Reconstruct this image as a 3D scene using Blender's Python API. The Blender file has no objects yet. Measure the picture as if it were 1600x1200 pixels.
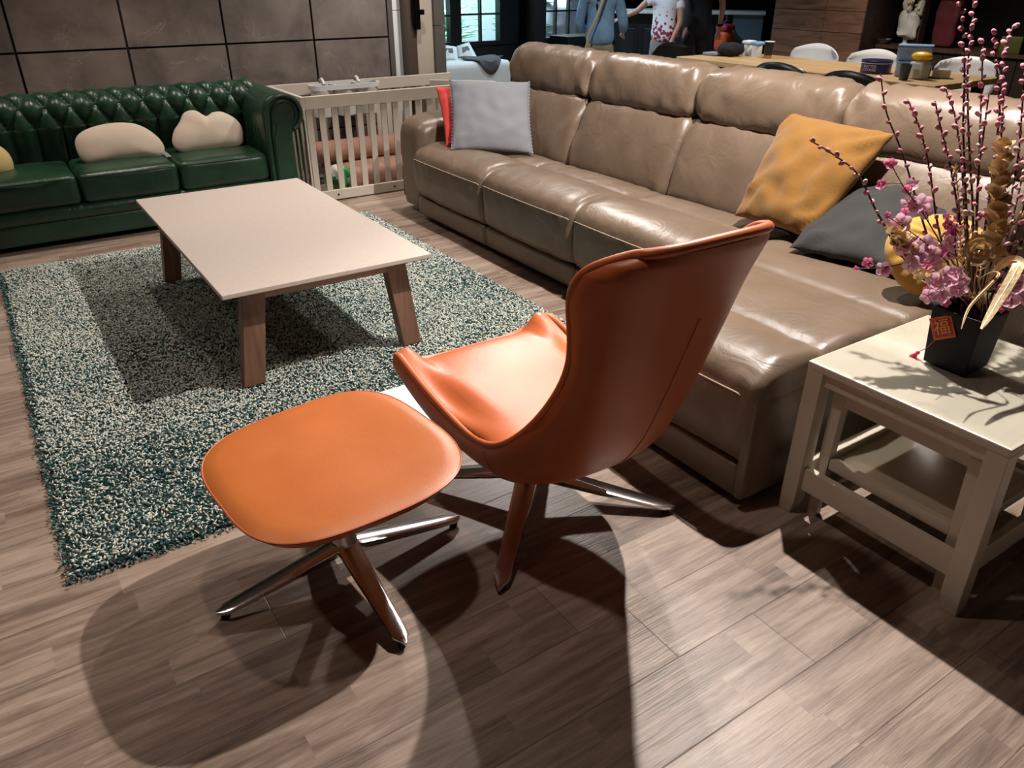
import bpy, bmesh, math, random
import numpy as np
from mathutils import Vector, Matrix, noise
random.seed(7); rng = np.random.default_rng(7)
sc = bpy.context.scene
COL = sc.collection
R = math.radians
PI = math.pi

# ------------------------------------------------------------------ camera, world, lights, exposure
FPX = 1201.0; PITCH = R(28.2); YAW = R(33.6); CH = 1.5
cam = bpy.data.objects.new('camera', bpy.data.cameras.new('camera'))
cam.location = (0, 0, CH); cam.rotation_euler = (R(90) - PITCH, 0, -YAW)
cam.data.sensor_width = 36; cam.data.lens = 36 * FPX / 1600; cam.data.clip_start = .05
COL.objects.link(cam); sc.camera = cam
fv = Vector((math.sin(YAW)*math.cos(PITCH), math.cos(YAW)*math.cos(PITCH), -math.sin(PITCH)))
rv = Vector((math.cos(YAW), -math.sin(YAW), 0)); uv_ = rv.cross(fv)
CP = Vector((0, 0, CH))
def ray(x, y): return fv + rv*((x-800)/FPX) - uv_*((y-600)/FPX)
def atD(x, y, d): return CP + ray(x, y)*d
def atZ(x, y, z): r = ray(x, y); return CP + r*((z-CH)/r.z)
def atY(x, y, v): r = ray(x, y); return CP + r*(v/r.y)
def atX(x, y, v): r = ray(x, y); return CP + r*(v/r.x)
def depth(p): return (Vector(p)-CP).dot(fv)

w = bpy.data.worlds.new('world'); sc.world = w; w.use_nodes = True
bg = w.node_tree.nodes['Background']; bg.inputs[0].default_value = (.55, .75, 1, 1); bg.inputs[1].default_value = .08
sc.view_settings.view_transform = 'Standard'; sc.view_settings.look = 'None'
sc.view_settings.exposure = 0.55; sc.view_settings.gamma = 1; sc.view_settings.use_curve_mapping = False

WARM = (1, .83, .72); NEUT = (1, .92, .855); COOL = (.62, .82, 1)
def spot(loc, e, ang=110, blend=.5, col=NEUT, rad=.03, to=None):
    l = bpy.data.lights.new('downlight_and_fill_beam', 'SPOT'); l.energy = e; l.spot_size = R(ang); l.spot_blend = blend
    l.color = col; l.shadow_soft_size = rad
    o = bpy.data.objects.new('downlight_and_fill_beam', l); o.location = loc
    if to: o.rotation_euler = (Vector(to)-Vector(loc)).to_track_quat('-Z', 'Y').to_euler()
    COL.objects.link(o); return o
def area(loc, e, sx, sy, col, to):
    l = bpy.data.lights.new('window_daylight', 'AREA'); l.shape = 'RECTANGLE'; l.size = sx; l.size_y = sy; l.energy = e; l.color = col
    o = bpy.data.objects.new('window_daylight', l); o.location = loc
    o.rotation_euler = (Vector(to)-Vector(loc)).to_track_quat('-Z', 'Y').to_euler(); COL.objects.link(o); return o
CZ = 2.75
spot((2.5, 1.8, CZ), 320, 125, .35, NEUT, .025)          # over the end of the chaise
spot((2.5, 2.7, CZ), 85, 130, .6, NEUT, .03)            # over the sofa
spot((3.55, 5.1, CZ), 100, 140, .4, NEUT, .05)
spot((3.45, 5.15, CZ-.1), 170, 32, .8, NEUT, .04, to=(1.2, 1.72, .4))   # added accent spot, aimed to brighten the armchair seat
spot((.9, 5.2, CZ), 75, 90, .6, WARM, .04)               # wall washers over the green sofa
spot((2.75, 5.3, CZ), 60, 100, .6, NEUT, .04)
spot((-.6, 5.3, CZ), 40, 90, .6, WARM, .04)
spot((.62, 1.55, CZ), 34, 85, .7, WARM, .05)
spot((-.9, 2.4, CZ), 40, 85, .8, WARM, .05)  # added fill to brighten the floor at the left, no known lamp
spot((6.6, 4.6, 2.7), 130, 120, .6, NEUT, .08)            # over the dining table
spot((5.2, 7.0, 2.7), 110, 120, .6, COOL, .1)             # kitchen
spot((6.8, 8.2, 2.7), 130, 120, .6, COOL, .1)
spot((4.6, 8.2, 2.7), 70, 120, .6, COOL, .1)
area((6.3, 10.75, 3.9), 1500, 5, 1.2, (.74, .96, 1), (6.0, 11.4, .6))   # daylight on the garden behind the windows

# ------------------------------------------------------------------ materials
def hx(s):
    s = s.lstrip('#'); c = [int(s[i:i+2], 16)/255 for i in (0, 2, 4)]
    return tuple((v/12.92 if v <= .04045 else ((v+.055)/1.055)**2.4) for v in c) + (1,)
def N(nt, t, **kw):
    n = nt.nodes.new(t)
    for k, v in kw.items():
        if k.startswith('i_'):
            key = k[2:]; key = int(key) if key.isdigit() else key.replace('_', ' ')
            n.inputs[key].default_value = v
        else: setattr(n, k, v)
    return n
def L(nt, a, b): nt.links.new(a, b)
def pm(name, col, rough=.5, metal=0, bump=0, bscale=200, var=0, vscale=6, coat=0, spec=.5, col2=None, detail=4, alpha=1, trans=0, sheen=0, emis=None, stretch=None):
    m = bpy.data.materials.new(name); m.use_nodes = True; nt = m.node_tree; b = nt.nodes['Principled BSDF']
    c = hx(col) if isinstance(col, str) else col
    b.inputs['Base Color'].default_value = c; b.inputs['Roughness'].default_value = rough; b.inputs['Metallic'].default_value = metal
    b.inputs['Specular IOR Level'].default_value = spec; b.inputs['Coat Weight'].default_value = coat; b.inputs['Coat Roughness'].default_value = .25
    b.inputs['Alpha'].default_value = alpha; b.inputs['Transmission Weight'].default_value = trans; b.inputs['Sheen Weight'].default_value = sheen
    if emis: b.inputs['Emission Color'].default_value = hx(emis[0]); b.inputs['Emission Strength'].default_value = emis[1]
    tc = N(nt, 'ShaderNodeTexCoord'); src = tc.outputs['Object']
    if stretch:
        mp = N(nt, 'ShaderNodeMapping'); mp.inputs['Scale'].default_value = stretch; L(nt, src, mp.inputs[0]); src = mp.outputs[0]
    nz = N(nt, 'ShaderNodeTexNoise', i_Scale=vscale, i_Detail=detail); L(nt, src, nz.inputs['Vector'])
    mx = N(nt, 'ShaderNodeMix', data_type='RGBA')
    c2 = hx(col2) if col2 else tuple(v*(1-max(var, .06)) for v in c[:3])+(1,)
    mx.inputs['A'].default_value = c; mx.inputs['B'].default_value = c2
    cr = N(nt, 'ShaderNodeMapRange', i_1=.35, i_2=.65); L(nt, nz.outputs[0], cr.inputs[0]); L(nt, cr.outputs[0], mx.inputs['Factor'])
    L(nt, mx.outputs['Result'], b.inputs['Base Color'])
    if bump:
        n2 = N(nt, 'ShaderNodeTexNoise', i_Scale=bscale, i_Detail=3); L(nt, src, n2.inputs['Vector'])
        bp = N(nt, 'ShaderNodeBump', i_Strength=bump, i_Distance=.01); L(nt, n2.outputs[0], bp.inputs['Height']); L(nt, bp.outputs[0], b.inputs['Normal'])
    return m
def leather(name, col, rough, fine=.12, crease=.25, spec=.5, col2=None, cs=9):
    m = pm(name, col, rough, var=.12, vscale=5, spec=spec, col2=col2); nt = m.node_tree; b = nt.nodes['Principled BSDF']
    tc = N(nt, 'ShaderNodeTexCoord')
    v = N(nt, 'ShaderNodeTexVoronoi', i_Scale=420); L(nt, tc.outputs['Object'], v.inputs['Vector'])
    n2 = N(nt, 'ShaderNodeTexNoise', i_Scale=cs, i_Detail=5, i_Distortion=1.2); L(nt, tc.outputs['Object'], n2.inputs['Vector'])
    b1 = N(nt, 'ShaderNodeBump', i_Strength=fine, i_Distance=.002); L(nt, v.outputs['Distance'], b1.inputs['Height'])
    b2 = N(nt, 'ShaderNodeBump', i_Strength=crease, i_Distance=.02); L(nt, n2.outputs[0], b2.inputs['Height'])
    L(nt, b1.outputs[0], b2.inputs['Normal']); L(nt, b2.outputs[0], b.inputs['Normal'])
    return m
def m_floor():
    m = bpy.data.materials.new('floor_planks'); m.use_nodes = True; nt = m.node_tree; b = nt.nodes['Principled BSDF']
    tc = N(nt, 'ShaderNodeTexCoord'); sp = N(nt, 'ShaderNodeSeparateXYZ'); L(nt, tc.outputs['Object'], sp.inputs[0])
    def M(op, a, bb=None, c=None):
        n = N(nt, 'ShaderNodeMath', operation=op)
        for i, q in enumerate((a, bb, c)):
            if q is None: continue
            if isinstance(q, (int, float)): n.inputs[i].default_value = q
            else: L(nt, q, n.inputs[i])
        return n.outputs[0]
    yy = M('DIVIDE', M('SUBTRACT', sp.outputs[1], 1.505), .2); row = M('FLOOR', yy); fy = M('FRACT', yy)
    wn = N(nt, 'ShaderNodeTexWhiteNoise', noise_dimensions='1D'); L(nt, row, wn.inputs['W'])
    xx = M('ADD', M('DIVIDE', sp.outputs[0], 1.22), M('MULTIPLY', wn.outputs['Value'], 3)); cx = M('FLOOR', xx); fx = M('FRACT', xx)
    # narrow printed strips inside each plank
    strip = M('FLOOR', M('MULTIPLY', yy, 2))
    cmb = N(nt, 'ShaderNodeCombineXYZ'); L(nt, cx, cmb.inputs[0]); L(nt, row, cmb.inputs[1])
    w2 = N(nt, 'ShaderNodeTexWhiteNoise', noise_dimensions='3D'); L(nt, cmb.outputs[0], w2.inputs['Vector'])
    wn3 = N(nt, 'ShaderNodeTexWhiteNoise', noise_dimensions='1D'); L(nt, strip, wn3.inputs['W'])
    x3 = M('FLOOR', M('ADD', M('DIVIDE', sp.outputs[0], .46), M('MULTIPLY', wn3.outputs['Value'], 5)))
    cm3 = N(nt, 'ShaderNodeCombineXYZ'); L(nt, x3, cm3.inputs[0]); L(nt, strip, cm3.inputs[1])
    w3 = N(nt, 'ShaderNodeTexWhiteNoise', noise_dimensions='3D'); L(nt, cm3.outputs[0], w3.inputs['Vector'])
    mp = N(nt, 'ShaderNodeMapping'); mp.inputs['Scale'].default_value = (1.1, 11, 1)
    ad = N(nt, 'ShaderNodeVectorMath', operation='ADD'); L(nt, tc.outputs['Object'], ad.inputs[0]); L(nt, w3.outputs['Color'], ad.inputs[1]); L(nt, ad.outputs[0], mp.inputs[0])
    g = N(nt, 'ShaderNodeTexNoise', i_Scale=2.2, i_Detail=9, i_Roughness=.68, i_Distortion=.6); L(nt, mp.outputs[0], g.inputs['Vector'])
    mp2 = N(nt, 'ShaderNodeMapping'); mp2.inputs['Scale'].default_value = (6, 120, 1); L(nt, ad.outputs[0], mp2.inputs[0])
    g2 = N(nt, 'ShaderNodeTexNoise', i_Scale=1.5, i_Detail=4); L(nt, mp2.outputs[0], g2.inputs['Vector'])
    k = M('ADD', M('ADD', M('MULTIPLY', g.outputs[0], 1.25), M('MULTIPLY', w2.outputs['Value'], .16)), M('ADD', M('MULTIPLY', w3.outputs['Value'], .15), M('MULTIPLY', g2.outputs[0], .14)))
    k = M('SUBTRACT', k, .36)
    cr = N(nt, 'ShaderNodeValToRGB'); L(nt, k, cr.inputs[0]); e = cr.color_ramp
    e.elements[0].position = .12; e.elements[0].color = hx('#4a3b33'); e.elements[1].position = .85; e.elements[1].color = hx('#b5a395')
    q = e.elements.new(.42); q.color = hx('#837164'); q = e.elements.new(.6); q.color = hx('#9e8b7d')
    seam = M('MINIMUM', M('MINIMUM', fy, M('SUBTRACT', 1, fy)), M('MULTIPLY', M('MINIMUM', fx, M('SUBTRACT', 1, fx)), 6.1))
    sm = N(nt, 'ShaderNodeMapRange', i_1=.002, i_2=.010, i_3=.5, i_4=1.0); L(nt, seam, sm.inputs[0])
    mx = N(nt, 'ShaderNodeMix', data_type='RGBA', blend_type='MULTIPLY'); mx.inputs['Factor'].default_value = 1
    L(nt, cr.outputs[0], mx.inputs['A']); L(nt, sm.outputs[0], mx.inputs['B']); L(nt, mx.outputs['Result'], b.inputs['Base Color'])
    b.inputs['Specular IOR Level'].default_value = .45
    rr = N(nt, 'ShaderNodeMapRange', i_3=.34, i_4=.5); L(nt, g2.outputs[0], rr.inputs[0]); L(nt, rr.outputs[0], b.inputs['Roughness'])
    b1 = N(nt, 'ShaderNodeBump', i_Strength=.35, i_Distance=.003); L(nt, g2.outputs[0], b1.inputs['Height'])
    b2 = N(nt, 'ShaderNodeBump', i_Strength=.6, i_Distance=.002); L(nt, sm.outputs[0], b2.inputs['Height']); L(nt, b1.outputs[0], b2.inputs['Normal']); L(nt, b2.outputs[0], b.inputs['Normal'])
    return m
def m_tile():
    m = bpy.data.materials.new('stone_tile'); m.use_nodes = True; nt = m.node_tree; b = nt.nodes['Principled BSDF']
    tc = N(nt, 'ShaderNodeTexCoord'); geo = N(nt, 'ShaderNodeNewGeometry')
    ad = N(nt, 'ShaderNodeVectorMath', operation='ADD'); L(nt, tc.outputs['Object'], ad.inputs[0])
    n1 = N(nt, 'ShaderNodeTexNoise', i_Scale=3.2, i_Detail=7, i_Roughness=.6, i_Distortion=.4); L(nt, tc.outputs['Object'], n1.inputs['Vector'])
    cr = N(nt, 'ShaderNodeValToRGB'); L(nt, n1.outputs[0], cr.inputs[0]); e = cr.color_ramp
    e.elements[0].position = .3; e.elements[0].color = hx('#5a524d'); e.elements[1].position = .72; e.elements[1].color = hx('#8a8079')
    # pale veins
    n2 = N(nt, 'ShaderNodeTexNoise', i_Scale=2.0, i_Detail=5, i_Distortion=1.6); L(nt, tc.outputs['Object'], n2.inputs['Vector'])
    s = N(nt, 'ShaderNodeMath', operation='SUBTRACT'); L(nt, n2.outputs[0], s.inputs[0]); s.inputs[1].default_value = .5
    a = N(nt, 'ShaderNodeMath', operation='ABSOLUTE'); L(nt, s.outputs[0], a.inputs[0])
    mr = N(nt, 'ShaderNodeMapRange', i_1=0, i_2=.008, i_3=.4, i_4=0); L(nt, a.outputs[0], mr.inputs[0])
    n3 = N(nt, 'ShaderNodeTexNoise', i_Scale=2.5); L(nt, tc.outputs['Object'], n3.inputs['Vector'])
    mr3 = N(nt, 'ShaderNodeMapRange', i_1=.5, i_2=.62); L(nt, n3.outputs[0], mr3.inputs[0])
    mu = N(nt, 'ShaderNodeMath', operation='MULTIPLY'); L(nt, mr.outputs[0], mu.inputs[0]); L(nt, mr3.outputs[0], mu.inputs[1])
    mx = N(nt, 'ShaderNodeMix', data_type='RGBA'); L(nt, mu.outputs[0], mx.inputs['Factor']); L(nt, cr.outputs[0], mx.inputs['A']); mx.inputs['B'].default_value = hx('#b3a79b')
    L(nt, mx.outputs['Result'], b.inputs['Base Color']); b.inputs['Roughness'].default_value = .55
    bp = N(nt, 'ShaderNodeBump', i_Strength=.2, i_Distance=.01); L(nt, n1.outputs[0], bp.inputs['Height']); L(nt, bp.outputs[0], b.inputs['Normal'])
    return m
def m_wood(name, c1, c2, rough=.5, axis=0, sc_=1.0, bands=14):
    m = bpy.data.materials.new(name); m.use_nodes = True; nt = m.node_tree; b = nt.nodes['Principled BSDF']
    tc = N(nt, 'ShaderNodeTexCoord'); mp = N(nt, 'ShaderNodeMapping')
    s = [bands, bands, bands]; s[axis] = 1.2; mp.inputs['Scale'].default_value = s; L(nt, tc.outputs['Object'], mp.inputs[0])
    n = N(nt, 'ShaderNodeTexNoise', i_Scale=1.6*sc_, i_Detail=7, i_Roughness=.6, i_Distortion=1.0); L(nt, mp.outputs[0], n.inputs['Vector'])
    cr = N(nt, 'ShaderNodeValToRGB'); L(nt, n.outputs[0], cr.inputs[0]); e = cr.color_ramp
    e.elements[0].position = .33; e.elements[0].color = hx(c1); e.elements[1].position = .66; e.elements[1].color = hx(c2)
    L(nt, cr.outputs[0], b.inputs['Base Color']); b.inputs['Roughness'].default_value = rough
    bp = N(nt, 'ShaderNodeBump', i_Strength=.12, i_Distance=.003); L(nt, n.outputs[0], bp.inputs['Height']); L(nt, bp.outputs[0], b.inputs['Normal'])
    return m
def m_attr(name, rough=.8, sheen=.0):
    m = bpy.data.materials.new(name); m.use_nodes = True; nt = m.node_tree; b = nt.nodes['Principled BSDF']
    a = N(nt, 'ShaderNodeAttribute', attribute_name='yarn'); L(nt, a.outputs['Color'], b.inputs['Base Color'])
    b.inputs['Roughness'].default_value = rough; b.inputs['Sheen Weight'].default_value = sheen; b.inputs['Specular IOR Level'].default_value = .2
    return m
def m_floral():
    m = pm('floral_cloth', '#e9dfe2', .8); nt = m.node_tree; b = nt.nodes['Principled BSDF']
    tc = N(nt, 'ShaderNodeTexCoord'); wv = N(nt, 'ShaderNodeTexVoronoi', i_Scale=24); L(nt, tc.outputs['Object'], wv.inputs['Vector'])
    sp = N(nt, 'ShaderNodeSeparateXYZ'); L(nt, tc.outputs['Object'], sp.inputs[0])
    g = N(nt, 'ShaderNodeMapRange', i_1=.72, i_2=1.2, i_3=.80, i_4=.05); L(nt, sp.outputs[2], g.inputs[0])
    lt = N(nt, 'ShaderNodeMath', operation='LESS_THAN'); L(nt, wv.outputs['Distance'], lt.inputs[0]); L(nt, g.outputs[0], lt.inputs[1])
    mx = N(nt, 'ShaderNodeMix', data_type='RGBA'); L(nt, lt.outputs[0], mx.inputs['Factor']); mx.inputs['A'].default_value = hx('#e2dde0'); mx.inputs['B'].default_value = hx('#8a2f45')
    L(nt, mx.outputs['Result'], b.inputs['Base Color']); return m
def m_glass(name, col='#eef6f6', rough=.02, alpha=None):
    m = bpy.data.materials.new(name); m.use_nodes = True; nt = m.node_tree; b = nt.nodes['Principled BSDF']
    b.inputs['Base Color'].default_value = hx(col); b.inputs['Roughness'].default_value = rough; b.inputs['Transmission Weight'].default_value = 1; b.inputs['IOR'].default_value = 1.45
    if alpha: b.inputs['Alpha'].default_value = alpha
    return m
def m_pane():
    m = bpy.data.materials.new('thin_glass'); m.use_nodes = True; nt = m.node_tree
    for n in list(nt.nodes): nt.nodes.remove(n)
    o = N(nt, 'ShaderNodeOutputMaterial'); t = N(nt, 'ShaderNodeBsdfTransparent'); g = N(nt, 'ShaderNodeBsdfGlossy'); g.inputs['Roughness'].default_value = .02
    lw = N(nt, 'ShaderNodeLayerWeight', i_Blend=.5); pw_ = N(nt, 'ShaderNodeMath', operation='POWER'); pw_.inputs[1].default_value = 4; L(nt, lw.outputs['Facing'], pw_.inputs[0]); f = N(nt, 'ShaderNodeMapRange', i_3=.05, i_4=.7); L(nt, pw_.outputs[0], f.inputs[0]); mx = N(nt, 'ShaderNodeMixShader'); t.inputs[0].default_value = (.98, .99, .985, 1)
    L(nt, f.outputs[0], mx.inputs[0]); L(nt, t.outputs[0], mx.inputs[1]); L(nt, g.outputs[0], mx.inputs[2]); L(nt, mx.outputs[0], o.inputs[0]); return m

def petal(name, c, c2):
    m = pm(name, c, .6, col2=c2, vscale=40); nt = m.node_tree; b = nt.nodes['Principled BSDF']; t = N(nt, 'ShaderNodeBsdfTranslucent'); t.inputs[0].default_value = hx(c)
    mx = N(nt, 'ShaderNodeMixShader'); mx.inputs[0].default_value = .4; o = nt.nodes['Material Output']; L(nt, b.outputs[0], mx.inputs[1]); L(nt, t.outputs[0], mx.inputs[2]); L(nt, mx.outputs[0], o.inputs[0]); return m
MT = dict(
 floor=m_floor(), tile=m_tile(), grout=pm('dark_grout', '#0c0a08', .8), paint=pm('wall_paint', '#5c5650', .8), ceil=pm('ceiling_paint', '#7b756e', .85),
 dark=pm('dark_wall', '#0d1013', .5), darktrim=pm('dark_frame', '#0b0e12', .4), greytrim=pm('grey_stone_edge', '#56524d', .6, bump=.1), whitetile=pm('white_tile', '#e6e9e7', .3),
 brown=pm('brown_door_edge', '#4d3f35', .5), cream=pm('cream_jamb', '#b3a99c', .5), blackm=pm('black_metal', '#0c0b0a', .35, metal=.6),
 orange=leather('orange_leather', '#c2693d', .40, .1, .06, col2='#b96036', cs=4), orangef=leather('orange_leather_stool', '#bb6a34', .40, .1, .06, col2='#b2622f', cs=4), orange2=pm('orange_piping', '#b4562b', .4),
 chrome=pm('polished_aluminium', '#d6d6d8', .14, metal=1), taupe=leather('taupe_leather', '#716051', .36, .1, .3, col2='#675748', cs=7),
 thread=pm('pale_thread', '#a8957f', .6), green=leather('green_leather', '#234532', .34, .08, .2, col2='#1a3526', cs=10), greendk=pm('dark_green_piping', '#0f2b1e', .4), stud=pm('dull_brass_stud', '#5d5a3c', .3, metal=.8),
 ttop=pm('pale_laminate', '#c3b6ac', .38, var=.04, vscale=40, detail=6, spec=.4), oak=m_wood('brown_oak', '#71503f', '#8f6b57', .45, 2), oakx=m_wood('brown_oak_rail', '#8b6a50', '#a98568', .45, 0),
 white=pm('white_lacquer', '#cfc6b6', .35, var=.04), playw=pm('playpen_paint', '#c9bfb1', .5, var=.04), backing=pm('rug_backing', '#23302f', .9),
 yarn=m_attr('yarn'), gray=pm('grey_fabric', '#797a80', .85, bump=.3, bscale=350, sheen=.1), red=pm('red_fabric', '#d2423b', .85, bump=.3, bscale=350), mustard=pm('mustard_fabric', '#7d5516', .9, bump=.3, bscale=300, sheen=.15),
 char=pm('charcoal_fabric', '#2f2e2d', .9, bump=.3, bscale=300), yellow=pm('yellow_velvet', '#b98d38', .8, bump=.2, bscale=300, sheen=.2), plush=pm('cream_plush', '#d9c9b6', .95, bump=.5, bscale=500, sheen=.3), plushy=pm('yellow_plush', '#dcc684', .95, bump=.5, bscale=500, sheen=.3),
 black=pm('black_glaze', '#0a0909', .6, spec=.25), bark=pm('dark_red_bark', '#3a1a1c', .6), catkin=pm('pink_catkin', '#cf8f9c', .8, var=.2, vscale=90, col2='#b06376'), catkin2=pm('pale_catkin', '#d8bab6', .8, col2='#a8707a', vscale=90),
 petal=petal('pale_pink_petal', '#f0c8d8', '#e2abc4'), petal2=petal('rose_petal', '#e987b0', '#d8669a'), gold=pm('gold_foil', '#e6cb9e', .36, metal=.45, bump=.3, bscale=60), goldp=pm('pale_gold', '#e0bd8e', .35, metal=.5),
 tagred=pm('red_card', '#a3231a', .45), tagor=pm('orange_card_rim', '#cf5a35', .45), taggold=pm('gold_print', '#d0a04c', .4, metal=.3), tassel=pm('red_tassel', '#e0304a', .7),
 glass=m_glass('side_table_glass', '#dff0ea'), pane=m_pane(), clear=m_glass('clear_plastic', '#eef2f4', .12), frost=pm('milky_plastic', '#dcdcd6', .3, alpha=.75), frostb=pm('bluish_milky_plastic', '#a4bce0', .3, alpha=.6),
 wooddk=m_wood('walnut_door', '#553b2c', '#8c6850', .5, 1, 1.0, 9), wooddk2=m_wood('dark_walnut', '#1e140f', '#3a281e', .5, 1, 1.0, 9), tablewood=m_wood('pale_table_wood', '#b08a58', '#d0b184', .4, 1, 1.0, 10),
 blackp=pm('black_plastic', '#0d0e0f', .4), whitep=pm('white_plastic', '#dfe0de', .35), whitefab=pm('white_fabric', '#c6c8c2', .9, bump=.2), throwm=pm('dark_throw', '#4a4a48', .95, bump=.5, bscale=120), patch=pm('dark_patch', '#5a5c5a', .9),
 denim=pm('denim', '#7299bd', .9, bump=.3, bscale=300, var=.25, vscale=12), khaki=pm('khaki_cloth', '#7e7a66', .9), grayc=pm('grey_cloth', '#7d7f82', .9), blackc=pm('black_cloth', '#0e0f12', .9), floral=m_floral(),
 skin=pm('skin', '#b27f68', .5), hair=pm('dark_hair', '#15100d', .5), strap=pm('beige_strap', '#a89878', .7), blue=pm('slate_blue_panel', '#5c7384', .5), counter=pm('white_stone_top', '#d2d6d6', .3), orangep=pm('orange_nylon', '#e0602a', .6), redp=pm('red_nylon', '#b02c3e', .6), bluep=pm('blue_nylon', '#2c4a8c', .6),
 navy=pm('navy_tin', '#23204f', .3), print_=pm('pale_print', '#c9c4d6', .5), bluelid=pm('blue_plastic', '#7fa3d4', .4), food=pm('brown_biscuits', '#a5795a', .8, var=.5, vscale=60), foodg=pm('greyish_snacks', '#b3a4a0', .8, var=.5, vscale=60), mango=pm('yellow_peel', '#f0bc1c', .35), dkgreen=pm('dark_green_cup', '#3a4640', .5), paper=pm('white_card', '#e2e4e4', .6), paperblue=pm('blue_card', '#79aacb', .6),
 cork=pm('light_wood_cup_base', '#a5744a', .6), statue=pm('white_porcelain', '#dcdccf', .3), maroon=pm('maroon_cloth', '#5d1820', .7), greenb=pm('green_ball', '#2f9e50', .4), whiteb=pm('white_ball_patch', '#d6d3c8', .4), yellowb=pm('yellow_ball_patch', '#c6c23a', .4),
 bolster=pm('pinkish_brown_cloth', '#9c7363', .85, bump=.3, bscale=200), leaf=pm('green_leaf', '#8fcaa8', .4, col2='#dcefe4', vscale=3), leaf2=pm('pale_pink_leaf', '#e0d2cf', .4, col2='#a9cfb9', vscale=3), leaf3=pm('dark_leaf', '#27543f', .5, col2='#4d9a72', vscale=3), soil=pm('garden_soil', '#3b3a35', .9), gardenw=pm('garden_wall', '#75838a', .8), lilac=pm('lilac_cloth', '#c3c2dc', .8),
 panel=pm('white_board', '#f2efec', .5), rubber=pm('dark_rubber', '#151515', .7), bowl=pm('grey_bowl', '#a9a49c', .5), wick=m_wood('niche_wood', '#3a281d', '#57402f', .5, 2),
)

# ------------------------------------------------------------------ mesh helpers
class MB:
    def __init__(s): s.v = []; s.f = []
    def add(s, v, f):
        k = len(s.v); s.v.extend([tuple(p) for p in v]); s.f.extend([tuple(i+k for i in q) for q in f]); return s
    def box(s, x0, x1, y0, y1, z0, z1):
        return s.add([(x, y, z) for x in (x0, x1) for y in (y0, y1) for z in (z0, z1)], [(0,1,3,2),(4,6,7,5),(0,4,5,1),(2,3,7,6),(0,2,6,4),(1,5,7,3)])
    def hull8(s, lo, hi):      # lo, hi: 4 pts each, same winding
        return s.add(list(lo)+list(hi), [(3,2,1,0),(4,5,6,7),(0,1,5,4),(1,2,6,5),(2,3,7,6),(3,0,4,7)])
    def tube(s, pts, rad, n=8, caps=True, flat=1.0, up=None):
        pts = [Vector(p) for p in pts]; rad = rad if isinstance(rad, (list, tuple)) else [rad]*len(pts)
        v = []; prev = None
        for i, p in enumerate(pts):
            t = (pts[min(i+1, len(pts)-1)]-pts[max(i-1, 0)])
            t = t.normalized() if t.length > 1e-9 else Vector((0, 0, 1))
            if prev is None:
                a = Vector(up) if up else (Vector((0, 0, 1)) if abs(t.z) < .9 else Vector((1, 0, 0)))
            else: a = prev
            x = (a - t*a.dot(t)); x = x.normalized() if x.length > 1e-6 else t.orthogonal().normalized()
            prev = x; y = t.cross(x)
            for k in range(n):
                th = 2*PI*k/n; v.append(p + x*math.cos(th)*rad[i]*flat + y*math.sin(th)*rad[i])
        f = [(i*n+k, i*n+(k+1) % n, (i+1)*n+(k+1) % n, (i+1)*n+k) for i in range(len(pts)-1) for k in range(n)]
        if caps: f += [tuple(range(n))[::-1], tuple((len(pts)-1)*n+k for k in range(n))]
        return s.add(v, f)
    def lathe(s, prof, c=(0, 0, 0), n=24, M=None):
        v = []; c = Vector(c)
        for r, z in prof:
            for k in range(n):
                p = Vector((r*math.cos(2*PI*k/n), r*math.sin(2*PI*k/n), z)); p = (M @ p if M else p) + c; v.append(p)
        m = len(prof)
        f = [(i*n+k, i*n+(k+1) % n, (i+1)*n+(k+1) % n, (i+1)*n+k) for i in range(m-1) for k in range(n)]
        if prof[0][0] > 1e-6: f.append(tuple(range(n))[::-1])
        if prof[-1][0] > 1e-6: f.append(tuple((m-1)*n+k for k in range(n)))
        return s.add(v, f)
    def ell(s, c, r, n=12, m=8, M=None):
        pr = [(max(1e-5, math.sin(PI*i/m)), -math.cos(PI*i/m)) for i in range(m+1)]; v = []; c = Vector(c)
        rr = r if isinstance(r, (tuple, list)) else (r, r, r)
        for a, z in pr:
            for k in range(n):
                p = Vector((a*math.cos(2*PI*k/n)*rr[0], a*math.sin(2*PI*k/n)*rr[1], z*rr[2])); v.append((M @ p if M else p)+c)
        return s.add(v, [(i*n+k, i*n+(k+1) % n, (i+1)*n+(k+1) % n, (i+1)*n+k) for i in range(m) for k in range(n)])
    def prism(s, pts, off):    # polygon (3D points) extruded by vector off
        n = len(pts); off = Vector(off); v = [Vector(p) for p in pts]; v += [p+off for p in v]
        return s.add(v, [tuple(range(n))[::-1], tuple(range(n, 2*n))] + [(i, (i+1) % n, n+(i+1) % n, n+i) for i in range(n)])
    def grid(s, G, close_u=False):  # G[i][j] points
        a, b = len(G), len(G[0]); v = [p for row in G for p in row]
        f = [(i*b+j, i*b+j+1, ((i+1) % a)*b+j+1, ((i+1) % a)*b+j) for i in range(a if close_u else a-1) for j in range(b-1)]
        return s.add(v, f)
ORG = {}
def tag(o, label=None, cat=None, group=None, kind=None):
    if label: o['label'] = label
    if cat: o['category'] = cat
    if group: o['group'] = group
    if kind: o['kind'] = kind
    return o
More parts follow.
